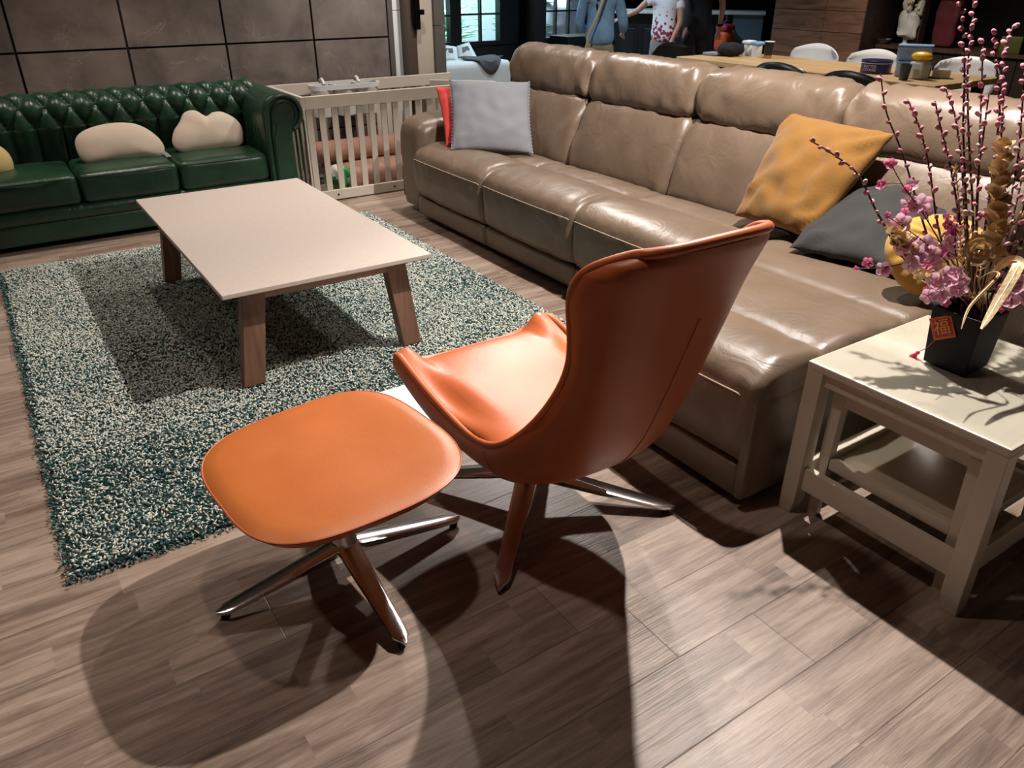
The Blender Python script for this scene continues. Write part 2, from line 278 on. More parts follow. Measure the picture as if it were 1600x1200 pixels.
def obj(name, mb, mat, parent=None, base=None, smooth=True, bevel=0, label=None, merge=True, auto=40, recalc=True, mats=None, fmat=None):
    org = Vector(ORG.get(parent.name, (0, 0, 0))) if parent else Vector(base or (0, 0, 0))
    if parent and parent.name not in ORG: org = Vector((0, 0, 0))
    me = bpy.data.meshes.new(name)
    me.from_pydata([tuple(Vector(p)-org) for p in mb.v], [], mb.f)
    for mm in (mats or [mat]): me.materials.append(mm)
    if fmat is not None: me.polygons.foreach_set('material_index', fmat)
    bm = bmesh.new(); bm.from_mesh(me)
    if merge: bmesh.ops.remove_doubles(bm, verts=bm.verts, dist=1e-5)
    if recalc: bmesh.ops.recalc_face_normals(bm, faces=bm.faces)
    if smooth:
        for f in bm.faces: f.smooth = True
        a = R(auto)
        for e in bm.edges:
            if len(e.link_faces) == 2 and e.calc_face_angle(0) > a: e.smooth = False
    bm.to_mesh(me); bm.free()
    o = bpy.data.objects.new(name, me); COL.objects.link(o)
    if parent: o.parent = parent
    else: o.location = org
    ORG[o.name] = org
    if bevel:
        b = o.modifiers.new('bevel', 'BEVEL'); b.width = bevel; b.segments = 2; b.limit_method = 'ANGLE'; b.angle_limit = R(35); b.harden_normals = False
    if label: o['label'] = label
    return o
def thing(name, loc, label, cat, group=None, rz=0):
    o = bpy.data.objects.new(name, None); o.location = loc; o.rotation_euler.z = rz; o.empty_display_size = .05; COL.objects.link(o)
    ORG[o.name] = Vector(loc); return tag(o, label, cat, group)
def struct(name, mb, mat, **kw): o = obj(name, mb, mat, **kw); o['kind'] = 'structure'; return o
def dup(o, parent=None, loc=None, rz=None, label=None):
    c = o.copy(); COL.objects.link(c)
    if parent: c.parent = parent
    if loc is not None: c.location = loc
    if rz is not None: c.rotation_euler.z = rz
    if label: c['label'] = label
    for ch in list(o.children): dup(ch, c)
    return c
def lin(n): return [(-1+2*i/n) for i in range(n+1)]
def rbox(x0, x1, y0, y1, z0, z1, r, n=14, puff=(0, 0, 0), warp=None, nz=0, ns=6, pw=1.0):
    h = Vector(((x1-x0)/2, (y1-y0)/2, (z1-z0)/2)); c = Vector(((x0+x1)/2, (y0+y1)/2, (z0+z1)/2)); r = min(r, h.x, h.y, h.z)
    S = [math.copysign(1-(1-abs(s))**1.7, s) for s in lin(n)]; mb = MB()
    for ax in range(3):
        for sg in (-1, 1):
            G = []
            for a in S:
                row = []
                for b in S:
                    p = [0, 0, 0]; p[ax] = sg; p[(ax+1) % 3] = a; p[(ax+2) % 3] = b
                    q = Vector([p[i]*h[i] for i in range(3)])
                    cl = Vector([max(-(h[i]-r), min(h[i]-r, q[i])) for i in range(3)]); d = q-cl
                    if d.length > 1e-9: q = cl + d.normalized()*r
                    u = [q[i]/h[i] for i in range(3)]
                    for i in range(3):
                        if puff[i]: q[i] += puff[i]*u[i]*(max(0, 1-u[(i+1) % 3]**2)*max(0, 1-u[(i+2) % 3]**2))**pw
                    P = q+c
                    if nz:
                        P += Vector((noise.noise(P*ns), noise.noise(P*ns+Vector((9, 1, 3))), noise.noise(P*ns+Vector((3, 7, 5)))))*nz
                    if warp: P = Vector(warp(P))
                    row.append(P)
                G.append(row)
            mb.grid(G)
    return mb
def cr_closed(P, n, closed=True):
    P = [Vector(p) for p in P]; m = len(P); out = []
    rng_ = range(m) if closed else range(m-1)
    for i in rng_:
        if closed: a, b, c, d = P[(i-1) % m], P[i], P[(i+1) % m], P[(i+2) % m]
        else: a, b, c, d = P[max(i-1, 0)], P[i], P[i+1], P[min(i+2, m-1)]
        for k in range(n):
            t = k/n; l = (c-b).length; m1 = (c-a); m2 = (d-b)
            m1 = m1*(min(l/max(1e-9, m1.length), .5)); m2 = m2*(min(l/max(1e-9, m2.length), .5))
            out.append(b*(2*t**3-3*t*t+1)+m1*(t**3-2*t*t+t)+c*(-2*t**3+3*t*t)+m2*(t**3-t*t))
    if not closed: out.append(P[-1].copy())
    return out
def loft(prof, y0, y1, r=.04, bulge=0.0, n=4, ny=16, nz=.0, ns=7, pinch=None):
    P = [Vector((p[0], p[1], 0)) for p in prof]; C = cr_closed(P, n); m = len(C)
    ar = sum(C[i].x*C[(i+1) % m].y-C[(i+1) % m].x*C[i].y for i in range(m)); sg = 1 if ar > 0 else -1
    NR = []
    for i in range(m):
        t = (C[(i+1) % m]-C[(i-1) % m]); NR.append(Vector((t.y, -t.x, 0)).normalized()*sg)
    ts = [(1-math.cos(PI*i/ny))/2 for i in range(ny+1)]; mb = MB(); G = []
    for t in ts:
        y = y0+(y1-y0)*t; d = min(y-y0, y1-y); ins = 0 if d >= r else r*(1-math.sqrt(max(0, 1-((r-d)/r)**2)))
        b = bulge*(1-(2*t-1)**2)**.8; row = []
        for i in range(m):
            q = C[i]+NR[i]*(b-ins*.85); p = Vector((q.x, y, q.y))
            if nz:
                k = nz*(1+2.0*abs(2*t-1)**3); p += Vector((noise.noise(Vector((p.x*ns, p.y*ns*2.2, p.z*ns))), 0, noise.noise(Vector((p.x*ns+5, p.y*ns*2.2, p.z*ns)))))*k
            row.append(p)
        row.append(row[0]); G.append(row)
    mb.grid(G)
    for row in (G[0], G[-1]):
        c = sum((Vector(p) for p in row[:-1]), Vector())/m; mb.add([c]+row[:-1], [(0, i+1, (i+1) % m+1) for i in range(m)])
    return mb
def pillow(cs, th, n=26, conc=.05, wr=.006, seed=0, sag=0, pw=.42):
    # cs: four corners TL,TR,BR,BL (world)
    TL, TR, BR, BL = [Vector(c) for c in cs]; mb = MB()
    nrm = ((TR-TL)+(BR-BL)).cross((BL-TL)+(BR-TR)).normalized()
    S = [math.copysign(1-(1-abs(s))**1.5, s) for s in lin(n)]
    for sg in (-1, 1):
        G = []
        for b in S:
            row = []
            for a in S:
                u = a*(1-conc*(1-b*b)); v = b*(1-conc*(1-a*a)); s = (u+1)/2; t = (v+1)/2
                p = (TL*(1-s)+TR*s)*(1-t)+(BL*(1-s)+BR*s)*t
                k = (max(0, 1-a*a)*max(0, 1-b*b))**pw
                q = Vector((a*2.3+seed, b*2.3, sg*3)); w_ = noise.noise(q*1.4)*wr*2.2*k
                cor = abs(a*b); w_ += wr*1.6*math.sin(14*(a*sg-b)+4*noise.noise(q))*k*max(0, cor*2-.25)
                p = p + nrm*(sg*th/2*k + w_); row.append(p)
            G.append(row)
        mb.grid(G)
    return mb
def puffshape(outl, th, rings=10, back=.8, smooth_n=4, pleat=None, seed=0, wr=.003, pw=.55):
    O = cr_closed(outl, smooth_n); m = len(O); c = sum(O, Vector())/m
    nrm = Vector()
    for i in range(m): nrm += (O[i]-c).cross(O[(i+1) % m]-c)
    nrm.normalize(); mb = MB()
    for sg in (-1, 1):
        G = []
        for j in range(rings+1):
            r = 1-(1-j/rings)**1.6 if j else 0.0; r = max(r, 1e-3); h = (1-r*r)**pw*th/2
            row = []
            for i in range(m):
                hh = h
                if pleat: hh += pleat*math.sin(i/m*2*PI*18+r*3)*r*(1-r*r)**.5*1.6
                q = c+(O[i]-c)*r; row.append(q+nrm*sg*(hh+wr*noise.noise(q*9+Vector((seed, 0, 0)))*(1-r)))
            row.append(row[0]); G.append(row)
        mb.grid(G)
    return mb
def stitch_tube(mb, pts, rad, n=6): return mb.tube(pts, rad, n)
def text_mesh(body, size, depth_=.0006):
    cu = bpy.data.curves.new('writing', 'FONT'); cu.body = body; cu.size = size; cu.extrude = depth_; cu.align_x = 'CENTER'; cu.align_y = 'CENTER'
    t = bpy.data.objects.new('writing', cu); me = bpy.data.meshes.new_from_object(t); bpy.data.objects.remove(t); return me

# ------------------------------------------------------------------ the room
struct('floor', MB().box(-3.6, 10.6, -2.6, 10.6, -.1, 0), MT['floor'], smooth=False)
struct('ceiling', MB().box(-3.6, 10.6, -2.6, 10.6, 2.8, 2.95), MT['ceil'], smooth=False)
struct('wall_left', MB().box(-3.7, -3.5, -2.6, 6.5, 0, 2.8), MT['paint'], smooth=False)
struct('wall_front', MB().box(-3.6, 9.2, -2.7, -2.5, 0, 2.8), MT['paint'], smooth=False)
struct('wall_right', MB().box(9.0, 9.2, -2.6, 6.7, 0, 2.8), MT['dark'], smooth=False)
struct('wall_far_right', MB().box(10.4, 10.6, 6.7, 10.6, 0, 2.8), MT['dark'], smooth=False)
struct('wall_jog', MB().box(9.2, 10.5, 6.5, 6.7, 0, 2.8), MT['dark'], smooth=False)
struct('wall_back', MB().box(-3.6, 2.955, 6.28, 6.5, 0, 2.8), MT['grout'], smooth=False)
# large stone tiles standing proud of the joints
TX = [-3.4, -2.37, -1.7, -1.03, -.36, .31, .982, 1.652, 2.322, 2.955]
TZ = [0, .37, 1.035, 1.70, 2.36, 2.8]
for zi in range(len(TZ)-1):
    for xi in range(len(TX)-1):
        struct('wall_back', MB().box(TX[xi]+.008, TX[xi+1]-.008, 6.262, 6.29, TZ[zi]+.007, TZ[zi+1]-.007), MT['tile'], smooth=False)
struct('trim_1', MB().box(2.957, 3.0, 6.255, 6.5, 0, 2.8), MT['greytrim'], smooth=False)
mb = MB()
for z0, z1 in ((0, .62), (.625, 1.22), (1.225, 1.9), (1.905, 2.8)): mb.hull8([(3.0, 6.33, z0), (3.14, 6.39, z0), (3.14, 6.5, z0), (3.0, 6.5, z0)], [(3.0, 6.33, z1), (3.14, 6.39, z1), (3.14, 6.5, z1), (3.0, 6.5, z1)])
struct('wall_niche', mb, MT['whitetile'], smooth=False)
d1 = struct('door_1', MB().box(3.13, 3.215, 6.27, 6.5, 0, 2.8), MT['brown'], smooth=False)
lk = MB().box(3.19, 3.235, 6.225, 6.272, 1.08, 1.45); lk.box(3.22, 3.262, 6.20, 6.235, 1.19, 1.23); lk.box(3.175, 3.20, 6.235, 6.272, 1.12, 1.4)
obj('lock', lk, MT['blackm'], d1, smooth=False, bevel=.004)
struct('trim_2', MB().box(3.215, 3.38, 6.29, 6.5, 0, 2.8), MT['cream'], smooth=False)
struct('trim_3', MB().box(3.38, 3.48, 6.26, 6.5, 0, 1.1).box(3.38, 3.48, 6.26, 6.5, 1.106, 2.8), MT['greytrim'], smooth=False)
struct('wall_side', MB().box(3.3, 3.44, 6.5, 10.6, 0, 2.8), MT['paint'], smooth=False)
# window wall of the kitchen with black framed glazing
WY = 10.0
def wx(px): return atY(px, 40, WY).x
def wz(px, py): return atY(px, py, WY).z
mb = MB(); mb.box(3.44, 10.5, WY, WY+.12, 2.3, 2.8)
mb.box(3.44, 10.5, WY, WY+.12, 0, .62)
X1 = [3.44, 3.8, 4.86, 5.02, wx(703), wx(720), wx(780), wx(842), wx(905), 8.2, 8.35, 9.5]
solid = [(3.44, 4.3), (wx(703), wx(720)), (wx(780), wx(846)), (wx(906), 10.5)]
for a, b in solid: mb.box(a, b, WY-.02, WY+.1, .6, 2.3)
struct('wall_kitchen', mb, MT['darktrim'], smooth=False)
def window(n, a, b, vs, hs, z0=.62, z1=2.3):
    f = MB(); t = .012
    for v in vs: f.box(v-t, v+t, WY-.015, WY+.05, z0, z1)
    for h in hs: f.box(a, b, WY-.015, WY+.05, h-t, h+t)
    f.box(a, b, WY-.03, WY+.08, z0-.02, z0+.03)
    wdw = struct('window_%d' % n, f, MT['darktrim'], smooth=False)
    obj('glass', MB().box(a, b, WY+.02, WY+.026, z0, z1), MT['pane'], wdw, smooth=False)
window(1, 4.3, wx(703), [5.0], [.62+.36, .62+.78, .62+1.2])
window(2, wx(720), wx(780), [wx(751)], [wz(751, 22), wz(751, 22)+.4, wz(751, 22)+.8])
window(3, wx(846), wx(906), [wx(868), wx(888)], [wz(868, 17), wz(868, 17)+.4])
struct('column', MB().box(6.75, 6.95, 9.6, 9.8, 0, 2.8), MT['dark'], smooth=False)
struct('ground_garden', MB().box(3, 9.6, 10.6, 14, -.1, .3), MT['soil'], smooth=False)
struct('wall_garden', MB().box(3, 9.6, 12.6, 12.8, .3, 3.2), MT['gardenw'], smooth=False)

# garden plants behind the windows
def bush(x, y, n, hgt, mat, seed, ln=.55, wd=.05):
    rr = random.Random(seed); b = MB(); 
    for i in range(n):
        a = rr.uniform(0, 2*PI); el = rr.uniform(.25, 1.3); l = ln*rr.uniform(.6, 1.1); z0 = .3+rr.uniform(0, hgt*.5)
        o = Vector((x+rr.uniform(-.08, .08), y+rr.uniform(-.08, .08), z0)); d = Vector((math.cos(a), math.sin(a), 0)); sd = Vector((-d.y, d.x, 0))
        G = []
        for k in range(6):
            t = k/5; p = o+d*(l*t*math.cos(el*(1-t*.5)))+Vector((0, 0, l*math.sin(el)*(t-.55*t*t)*1.3)); wv = wd*math.sin(PI*(.12+.88*t))**.7*(1 if k < 5 else .1)
            G.append([p-sd*wv, p+Vector((0, 0, -.01)), p+sd*wv])
        b.grid(G)
    return obj('garden_plant', b, MT[mat], base=(x, y, .3), recalc=False)
for i, (x, y, hg, mt_, n_, lab) in enumerate([
    (4.9, 11.0, .9, 'leaf2', 90, 'pinkish white leaved plant seen through the leftmost kitchen window'),
    (5.45, 10.95, .9, 'leaf', 90, 'pale green strap-leaved plant at the left edge of the kitchen window panes'),
    (5.9, 10.9, .55, 'leaf', 80, 'low pale green plant filling the bottom panes of the kitchen window'),
    (6.25, 11.2, 1.2, 'leaf', 110, 'tall bright green strap-leaved plant at the right of the kitchen window panes'),
    (5.75, 11.6, 1.7, 'leaf3', 120, 'tall dark green plant behind the paler ones outside the kitchen window'),
    (7.7, 11.2, 1.5, 'leaf3', 120, 'dark green plant seen through the right-hand kitchen window')]):
    tag(bush(x, y, n_, hg, mt_, i+20), lab, 'plant')

# ------------------------------------------------------------------ rug
RX0, RX1, RY0, RY1 = -.12, 2.10, 2.03, 5.0
rug = thing('shag_rug', ((RX0+RX1)/2, (RY0+RY1)/2, 0), 'thick shaggy rug in white and teal flecks under the coffee table', 'rug')
obj('backing', rbox(RX0+.01, RX1-.01, RY0+.01, RY1-.01, .001, .017, .008, 10), MT['backing'], rug)
def make_pile():
    sp = .0082; nx = int((RX1-RX0+.02)/sp); ny = int((RY1-RY0+.02)/sp)
    X, Y = np.meshgrid(np.arange(nx), np.arange(ny)); n = X.size
    x = RX0-.01+(X.ravel()+rng.uniform(-.6, .6, n))*sp; y = RY0-.01+(Y.ravel()+rng.uniform(-.6, .6, n))*sp
    edge = np.minimum.reduce([x-RX0, RX1-x, y-RY0, RY1-y])
    x += rng.normal(0, .004, n)*(edge < .02); y += rng.normal(0, .004, n)*(edge < .02)
    z = .021+rng.uniform(-.007, .008, n)-.012*np.clip(1-edge/.02, 0, 1)
    ln = rng.uniform(.0065, .0115, n); rd = rng.uniform(.0026, .0042, n)
    d = rng.normal(0, 1, (n, 3)); d[:, 2] = np.abs(d[:, 2])*.7+.1; d /= np.linalg.norm(d, axis=1)[:, None]
    a = np.cross(d, np.array([.3, .1, 1.])); a /= np.linalg.norm(a, axis=1)[:, None]; b = np.cross(d, a)
    c = np.stack([x, y, z], 1)-np.array([(RX0+RX1)/2, (RY0+RY1)/2, 0])
    V = np.stack([c-d*ln[:, None], c+a*rd[:, None], c+b*rd[:, None], c-a*rd[:, None], c-b*rd[:, None], c+d*ln[:, None]], 1).reshape(-1, 3)
    F = np.array([[0,2,1],[0,3,2],[0,4,3],[0,1,4],[5,1,2],[5,2,3],[5,3,4],[5,4,1]]); F = (F[None]+(np.arange(n)*6)[:, None, None]).reshape(-1)
    me = bpy.data.meshes.new('pile'); me.vertices.add(n*6); me.vertices.foreach_set('co', V.ravel().astype(np.float32))
    me.loops.add(n*24); me.loops.foreach_set('vertex_index', F.astype(np.int32)); me.polygons.add(n*8)
    me.polygons.foreach_set('loop_start', (np.arange(n*8)*3).astype(np.int32)); me.polygons.foreach_set('loop_total', np.full(n*8, 3, np.int32)); me.update(calc_edges=True)
    pal = np.array([hx(h) for h in ('#c9cfc6', '#b5c0b8', '#dcddd0', '#83999a', '#486a6a', '#24504f', '#143b37', '#c9b981')])
    # the darker teal yarn is thicker on the ground towards the front left
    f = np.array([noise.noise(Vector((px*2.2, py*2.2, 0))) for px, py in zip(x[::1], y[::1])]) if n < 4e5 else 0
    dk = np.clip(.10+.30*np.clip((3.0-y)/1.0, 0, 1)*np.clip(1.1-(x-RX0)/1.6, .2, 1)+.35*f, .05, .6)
    low = z < .017  # darkens low and edge tufts: shade deep in the pile, put into colour
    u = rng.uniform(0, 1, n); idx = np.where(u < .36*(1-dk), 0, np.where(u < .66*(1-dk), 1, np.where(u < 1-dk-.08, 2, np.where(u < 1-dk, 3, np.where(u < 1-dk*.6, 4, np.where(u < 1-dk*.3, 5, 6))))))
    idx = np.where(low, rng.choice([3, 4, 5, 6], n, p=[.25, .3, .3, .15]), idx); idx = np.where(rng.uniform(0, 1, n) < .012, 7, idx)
    ca = me.color_attributes.new('yarn', 'FLOAT_COLOR', 'POINT'); ca.data.foreach_set('color', np.repeat(pal[idx], 6, 0).astype(np.float32).ravel())
    me.materials.append(MT['yarn']); o = bpy.data.objects.new('pile', me); COL.objects.link(o); o.parent = rug; o['kind'] = 'stuff'
make_pile()

# white board lying between the footstool and the chair
tag(obj('board', rbox(.93, 1.42, 2.10, 2.48, .030, .055, .006, 6), MT['panel'], base=(1.17, 2.3, .03)), 'flat white board lying on the rug, mostly hidden behind the orange footstool', 'board')

# ------------------------------------------------------------------ coffee table
TZt = .455
tb = thing('coffee_table', (1.005, 3.59, .03), 'low coffee table with pale beige top and splayed brown wooden legs', 'table')
obj('tabletop', MB().box(.57, 1.44, 2.78, 4.40, TZt-.02, TZt), MT['ttop'], tb, smooth=False, bevel=.003)
fr = MB(); fr.box(.69, 1.33, 2.85, 2.875, .385, .435); fr.box(.69, 1.33, 4.305, 4.33, .385, .435); fr.box(.665, .69, 2.87, 4.31, .385, .435); fr.box(1.32, 1.345, 2.87, 4.31, .385, .435)
obj('apron', fr, MT['oakx'], tb, smooth=False, bevel=.002)
for sx in (-1, 1):
    for y0, y1 in ((2.845, 2.905), (4.275, 4.335)):
        cx = 1.003; lo = []; hi = []
        for dx, yy in ((-.045, y0), (.045, y0), (.045, y1), (-.045, y1)):
            lo.append((cx+sx*.355+dx*.95*1.0, yy, .03)); hi.append((cx+sx*.297+dx, yy, .435))
        obj('leg', MB().hull8(lo, hi), MT['oak'], tb, smooth=False, bevel=.003)

# ------------------------------------------------------------------ four-star chrome bases
def star_leg(c, ang, rad, zh, zt=.012, w0=.034, w1=.021):
    d = Vector((math.cos(ang), math.sin(ang), 0)); s = Vector((-d.y, d.x, 0)); c = Vector(c); G = []
    for k in range(15):
        t = k/14; r = .012+rad*t; zt_ = zh+(zt+.016-zh)*(t**.9); th = .030*(1-t)+.014*t; wd = w0*(1-t)+w1*t
        if t > .9: wd *= math.sqrt(max(.02, 1-((t-.9)/.1)**2))
        p = c+d*r; row = []
        for a in range(13):
            an = 2*PI*a/12; cx, cy = math.cos(an), math.sin(an); sq = lambda v: math.copysign(abs(v)**.55, v)
            row.append(p+s*(sq(cx)*wd)+Vector((0, 0, zt_-th/2+sq(cy)*th/2)))
        G.append(row)
    mb = MB().grid(G); e = [Vector(q) for q in G[-1][:-1]]; mb.add(e, [tuple(range(12))]); return mb

# ------------------------------------------------------------------ footstool
OC = Vector((.545, 1.665, 0))
fs = thing('footstool', (OC.x, OC.y, 0), 'square orange leather footstool on a chrome four-star base', 'footstool')
def stool_pad():
    cx, cy, hx_, hy_ = .525, 1.638, .288, .298; mb = MB(); n = 30
    S = lin(n)
    def plan(a, b):  # square to superellipse
        m = max(abs(a), abs(b)); an = math.atan2(b, a) if m > 1e-9 else 0; ca, sa = math.cos(an), math.sin(an)
        rho = m/((abs(ca)**3.3+abs(sa)**3.3)**(1/3.3)); X_ = rho*ca*hx_; Y_ = rho*sa*hy_*(1+.04*ca*rho); q = R(5)
        return X_*math.cos(q)-Y_*math.sin(q), X_*math.sin(q)+Y_*math.cos(q)
    def zc(u, v):    # curved seat: turned up at the right and the near edge
        return .385+.030*max(0, u/hx_)**2.5+.012*(v/hy_)**4
    for side in (1, -1):
        G = []
        for a in S:
            row = []
            for b in S:
                x, y = plan(a, b); m = max(abs(a), abs(b)); ed = max(0, 1-m**4.5)**.5
                z = zc(x, y)+(.022*ed if side > 0 else -.058*max(0, 1-m**5)**.5)
                row.append((cx+x, cy+y, z))
            G.append(row)
        mb.grid(G)
    return mb, plan, zc, cx, cy
pm_, plan, zc, cx_, cy_ = stool_pad()
obj('seat_pad', pm_, MT['orangef'], fs)
rim = []
for k in range(120):
    t = k/120*4; i = int(t); f_ = (t-i)*2-1; a, b = [(f_, -1), (1, f_), (-f_, 1), (-1, -f_)][i]
    x, y = plan(a, b); rim.append((cx_+x*1.003, cy_+y*1.003, zc(x, y)-.002))
obj('piping', MB().tube(rim+[rim[0]], .0032, 6), MT['orange2'], fs)
obj('hub', MB().lathe([(.0, .05), (.026, .055), (.036, .075), (.034, .11), (.024, .13), (.022, .345), (.05, .35), (.05, .356), (0, .357)], OC, 20), MT['chrome'], fs)
for k in range(4): obj('leg', star_leg(OC, PI+k*PI/2, .355, .105), MT['chrome'], fs)
for k in range(4):
    a = PI+k*PI/2; obj('glide', MB().lathe([(0, .0), (.012, 0), (.012, .012), (0, .012)], OC+Vector((math.cos(a)*.345, math.sin(a)*.345, 0)), 12), MT['rubber'], fs)

# ------------------------------------------------------------------ swivel lounge chair
HC = Vector((1.17, 1.66, 0))
ch = thing('lounge_chair', (HC.x, HC.y, 0), 'high-backed orange leather swivel chair with curved wing sides on a star base', 'chair')
# stations: outer centre (y,z), inner centre (y,z), rim half width, rim (y,z)
ST = [((2.00, .385), (2.00, .405), .275, (1.995, .432), 1.165),
      ((1.95, .30), (1.93, .430), .290, (1.965, .468), 1.165),
      ((1.78, .235), (1.76, .435), .292, (1.80, .425), 1.168),
      ((1.60, .215), (1.60, .430), .285, (1.63, .39), 1.168),
      ((1.43, .235), (1.43, .430), .278, (1.475, .385), 1.168),
      ((1.285, .325), (1.325, .455), .255, (1.36, .465), 1.165),
      ((1.195, .45), (1.245, .54), .220, (1.285, .57), 1.163),
      ((1.132, .61), (1.175, .67), .212, (1.215, .70), 1.165),
      ((1.082, .76), (1.12, .79), .226, (1.19, .81), 1.165),
      ((1.042, .88), (1.078, .895), .241, (1.185, .905), 1.165),
      ((1.014, .96), (1.048, .965), .240, (1.15, .962), 1.169),
      ((1.0, .995), (1.030, .998), .221, (1.112, .990), 1.174),
      ((.997, 1.020), (1.016, 1.021), .184, (1.068, 1.012), 1.180)]
def interp_st(n):
    K = [Vector((*s[0], 0)) for s in ST], [Vector((*s[1], 0)) for s in ST], [Vector((s[2], s[4], 0)) for s in ST], [Vector((*s[3], 0)) for s in ST]
    return [cr_closed(k, n, False) for k in K]
CO, CI, WW, RM = interp_st(5)
ns_ = len(CO)
def shell_pt(i, t, which):
    C = CO[i] if which == 'o' else CI[i]; w, cx = WW[i].x, WW[i].y; th = t*PI/2
    s = math.copysign(abs(math.sin(th))**.9, t); k = (1-math.cos(th))
    k = k**(1.25 if which == 'o' else 1.9)
    if which == 'i':
        wa = max(0, min(1, (C.x-1.50)/.22)); q = max(0, min(1, (abs(s)-.66)/.22)); ka = q*q*(3-2*q); k = k*(1-wa)+ka*wa
        if wa > 0: k += wa*(.22*math.sin(PI*max(0, min(1, (abs(s)-.68)/.32)))+.14*max(0, 1-(abs(s)/.66)**2))
    y = C.x+(RM[i].x-C.x)*k; z = C.y+(RM[i].y-C.y)*k
    off = .006 if which == 'i' else 0
    bel = .017*max(0, min(1, (C.x-1.30)/.4))*math.sin(PI*min(1, abs(t))**3.2)*(1 if s > 0 else -1) if which == 'o' and abs(t) > 1e-6 else 0
    return Vector((cx+(w-off*abs(t))*s+bel, y, z))
TT = [math.copysign(1-(1-abs(t))**1.3, t) for t in lin(36)]
mb = MB(); Go = [[shell_pt(i, t, 'o') for t in TT] for i in range(ns_)]
mb.grid(Go)
obj('outer_shell', mb, MT['orange'], ch)
mb = MB(); Gi = [[shell_pt(i, t, 'i') for t in TT] for i in range(ns_)]
mb.grid(Gi)
mb.grid([[Go[0][k], Gi[0][k]] for k in range(len(TT))]); mb.grid([[Go[-1][k], (Go[-1][k]+Gi[-1][k])/2+Vector((0, 0, .004*(1-abs(TT[k])**3))), Gi[-1][k]] for k in range(len(TT))])
for e in (0, -1): mb.grid([[Go[i][e], Gi[i][e]] for i in range(ns_)])
obj('seat_and_back', mb, MT['orange'], ch)
# rolled rim with a seam line
rimp = [Gi[i][0] for i in range(ns_)]+[(Go[-1][k]+Gi[-1][k])/2+Vector((0, 0, .010*(1-abs(TT[k])**2))) for k in range(1, len(TT)-1)]+[Gi[i][-1] for i in range(ns_-1, -1, -1)]+[Gi[0][k]*.5+Go[0][k]*.5 for k in range(len(TT)-2, 0, -1)]
rimp = cr_closed(rimp[::3], 3)
for _ in range(6): rimp = [(rimp[i-1]+rimp[i]*2+rimp[(i+1) % len(rimp)])/4 for i in range(len(rimp))]
rr2 = rimp+[rimp[0]]
obj('rim_roll', MB().tube(rr2, [.0095+.003*max(0, min(1, (p.y-1.55)/.35))+.0025*max(0, min(1, (p.z-.9)/.1)) for p in rr2], 12), MT['orange'], ch)
out_off = []
for k, p in enumerate(rimp): out_off.append(p+(p-Vector((1.17, 1.5, .75))).normalized()*(.0085+.003*max(0, min(1, (p.y-1.55)/.35))))
obj('piping', MB().tube(out_off+[out_off[0]], .0028, 6), MT['orange2'], ch)
def surf_line(ts, i0, i1, off=.002, n=50):
    pts = []
    for k in range(n+1):
        f_ = i0+(i1-i0)*k/n; i = min(int(f_), ns_-2); u = f_-i; t = ts(k/n) if callable(ts) else ts
        a, b = shell_pt(i, t, 'o'), shell_pt(i+1, t, 'o'); p = a*(1-u)+b*u
        nrm = Vector((t, -.8, -.4)).normalized(); pts.append(p+nrm*off)
    return pts
obj('back_seam', MB().tube(surf_line(.06, 12, 43, .0004), .0022, 5), MT['orange2'], ch)
obj('side_seam', MB().tube([shell_pt(20, t, 'o')+Vector((0, 0, -.0005)) for t in [-.98+.68*k/20 for k in range(21)]], .0022, 5), MT['orange2'], ch)
obj('hub', MB().lathe([(.0, .055), (.03, .06), (.042, .085), (.038, .125), (.028, .145), (.027, .235), (0, .24)], HC, 20), MT['chrome'], ch)
for k in range(4): obj('leg', star_leg(HC, PI/4+k*PI/2, .45, .12, w0=.038, w1=.022), MT['chrome'], ch)
for k in range(4):
    a = PI/4+k*PI/2; obj('glide', MB().lathe([(0, .0), (.012, 0), (.012, .012), (0, .012)], HC+Vector((math.cos(a)*.435, math.sin(a)*.435, 0)), 12), MT['rubber'], ch)

# ------------------------------------------------------------------ large taupe sofa
sf = thing('sectional_sofa', (2.8, 3.2, 0), 'long taupe leather recliner sofa with a deep chaise end', 'sofa')
YB = [4.70, 3.835, 2.968, 2.10, 1.25]
seatp = [(2.40, .16), (2.345, .19), (2.325, .28), (2.325, .37), (2.33, .412), (2.352, .452), (2.42, .486), (2.52, .500), (2.62, .493), (2.685, .474), (2.72, .462), (2.76, .468), (2.84, .470), (2.95, .450), (3.04, .43), (3.06, .36), (3.0, .2), (2.8, .16)]
chp = [(1.72, .16), (1.665, .19), (1.648, .28), (1.648, .37), (1.653, .412), (1.675, .455), (1.74, .488), (1.83, .502), (1.92, .490), (1.965, .468), (2.01, .482), (2.12, .497), (2.26, .495), (2.37, .478), (2.415, .460), (2.46, .475), (2.6, .485), (2.8, .475), (2.95, .45), (3.04, .43), (3.06, .36), (3.0, .2), (2.4, .16)]
backp = [(2.99, .40), (2.945, .46), (2.955, .54), (2.99, .64), (3.035, .74), (3.085, .81), (3.13, .835), (3.2, .85), (3.32, .84), (3.36, .6), (3.32, .4), (3.15, .36)]
headp = [(3.125, .822), (3.095, .835), (3.082, .88), (3.088, .945), (3.112, 1.01), (3.15, 1.055), (3.215, 1.075), (3.285, 1.065), (3.34, 1.02), (3.37, .94), (3.375, .86), (3.34, .825), (3.22, .81)]
def rrect(x0, x1, z0, z1, r):
    P = []
    for cx, cz, a0 in ((x0+r, z0+r, 180), (x1-r, z0+r, 270), (x1-r, z1-r, 0), (x0+r, z1-r, 90)):
        P += [(cx+r*math.cos(R(a0+k*30)), cz+r*math.sin(R(a0+k*30))) for k in range(4)]
    return P
basep = rrect(2.352, 3.25, .035, .158, .02)
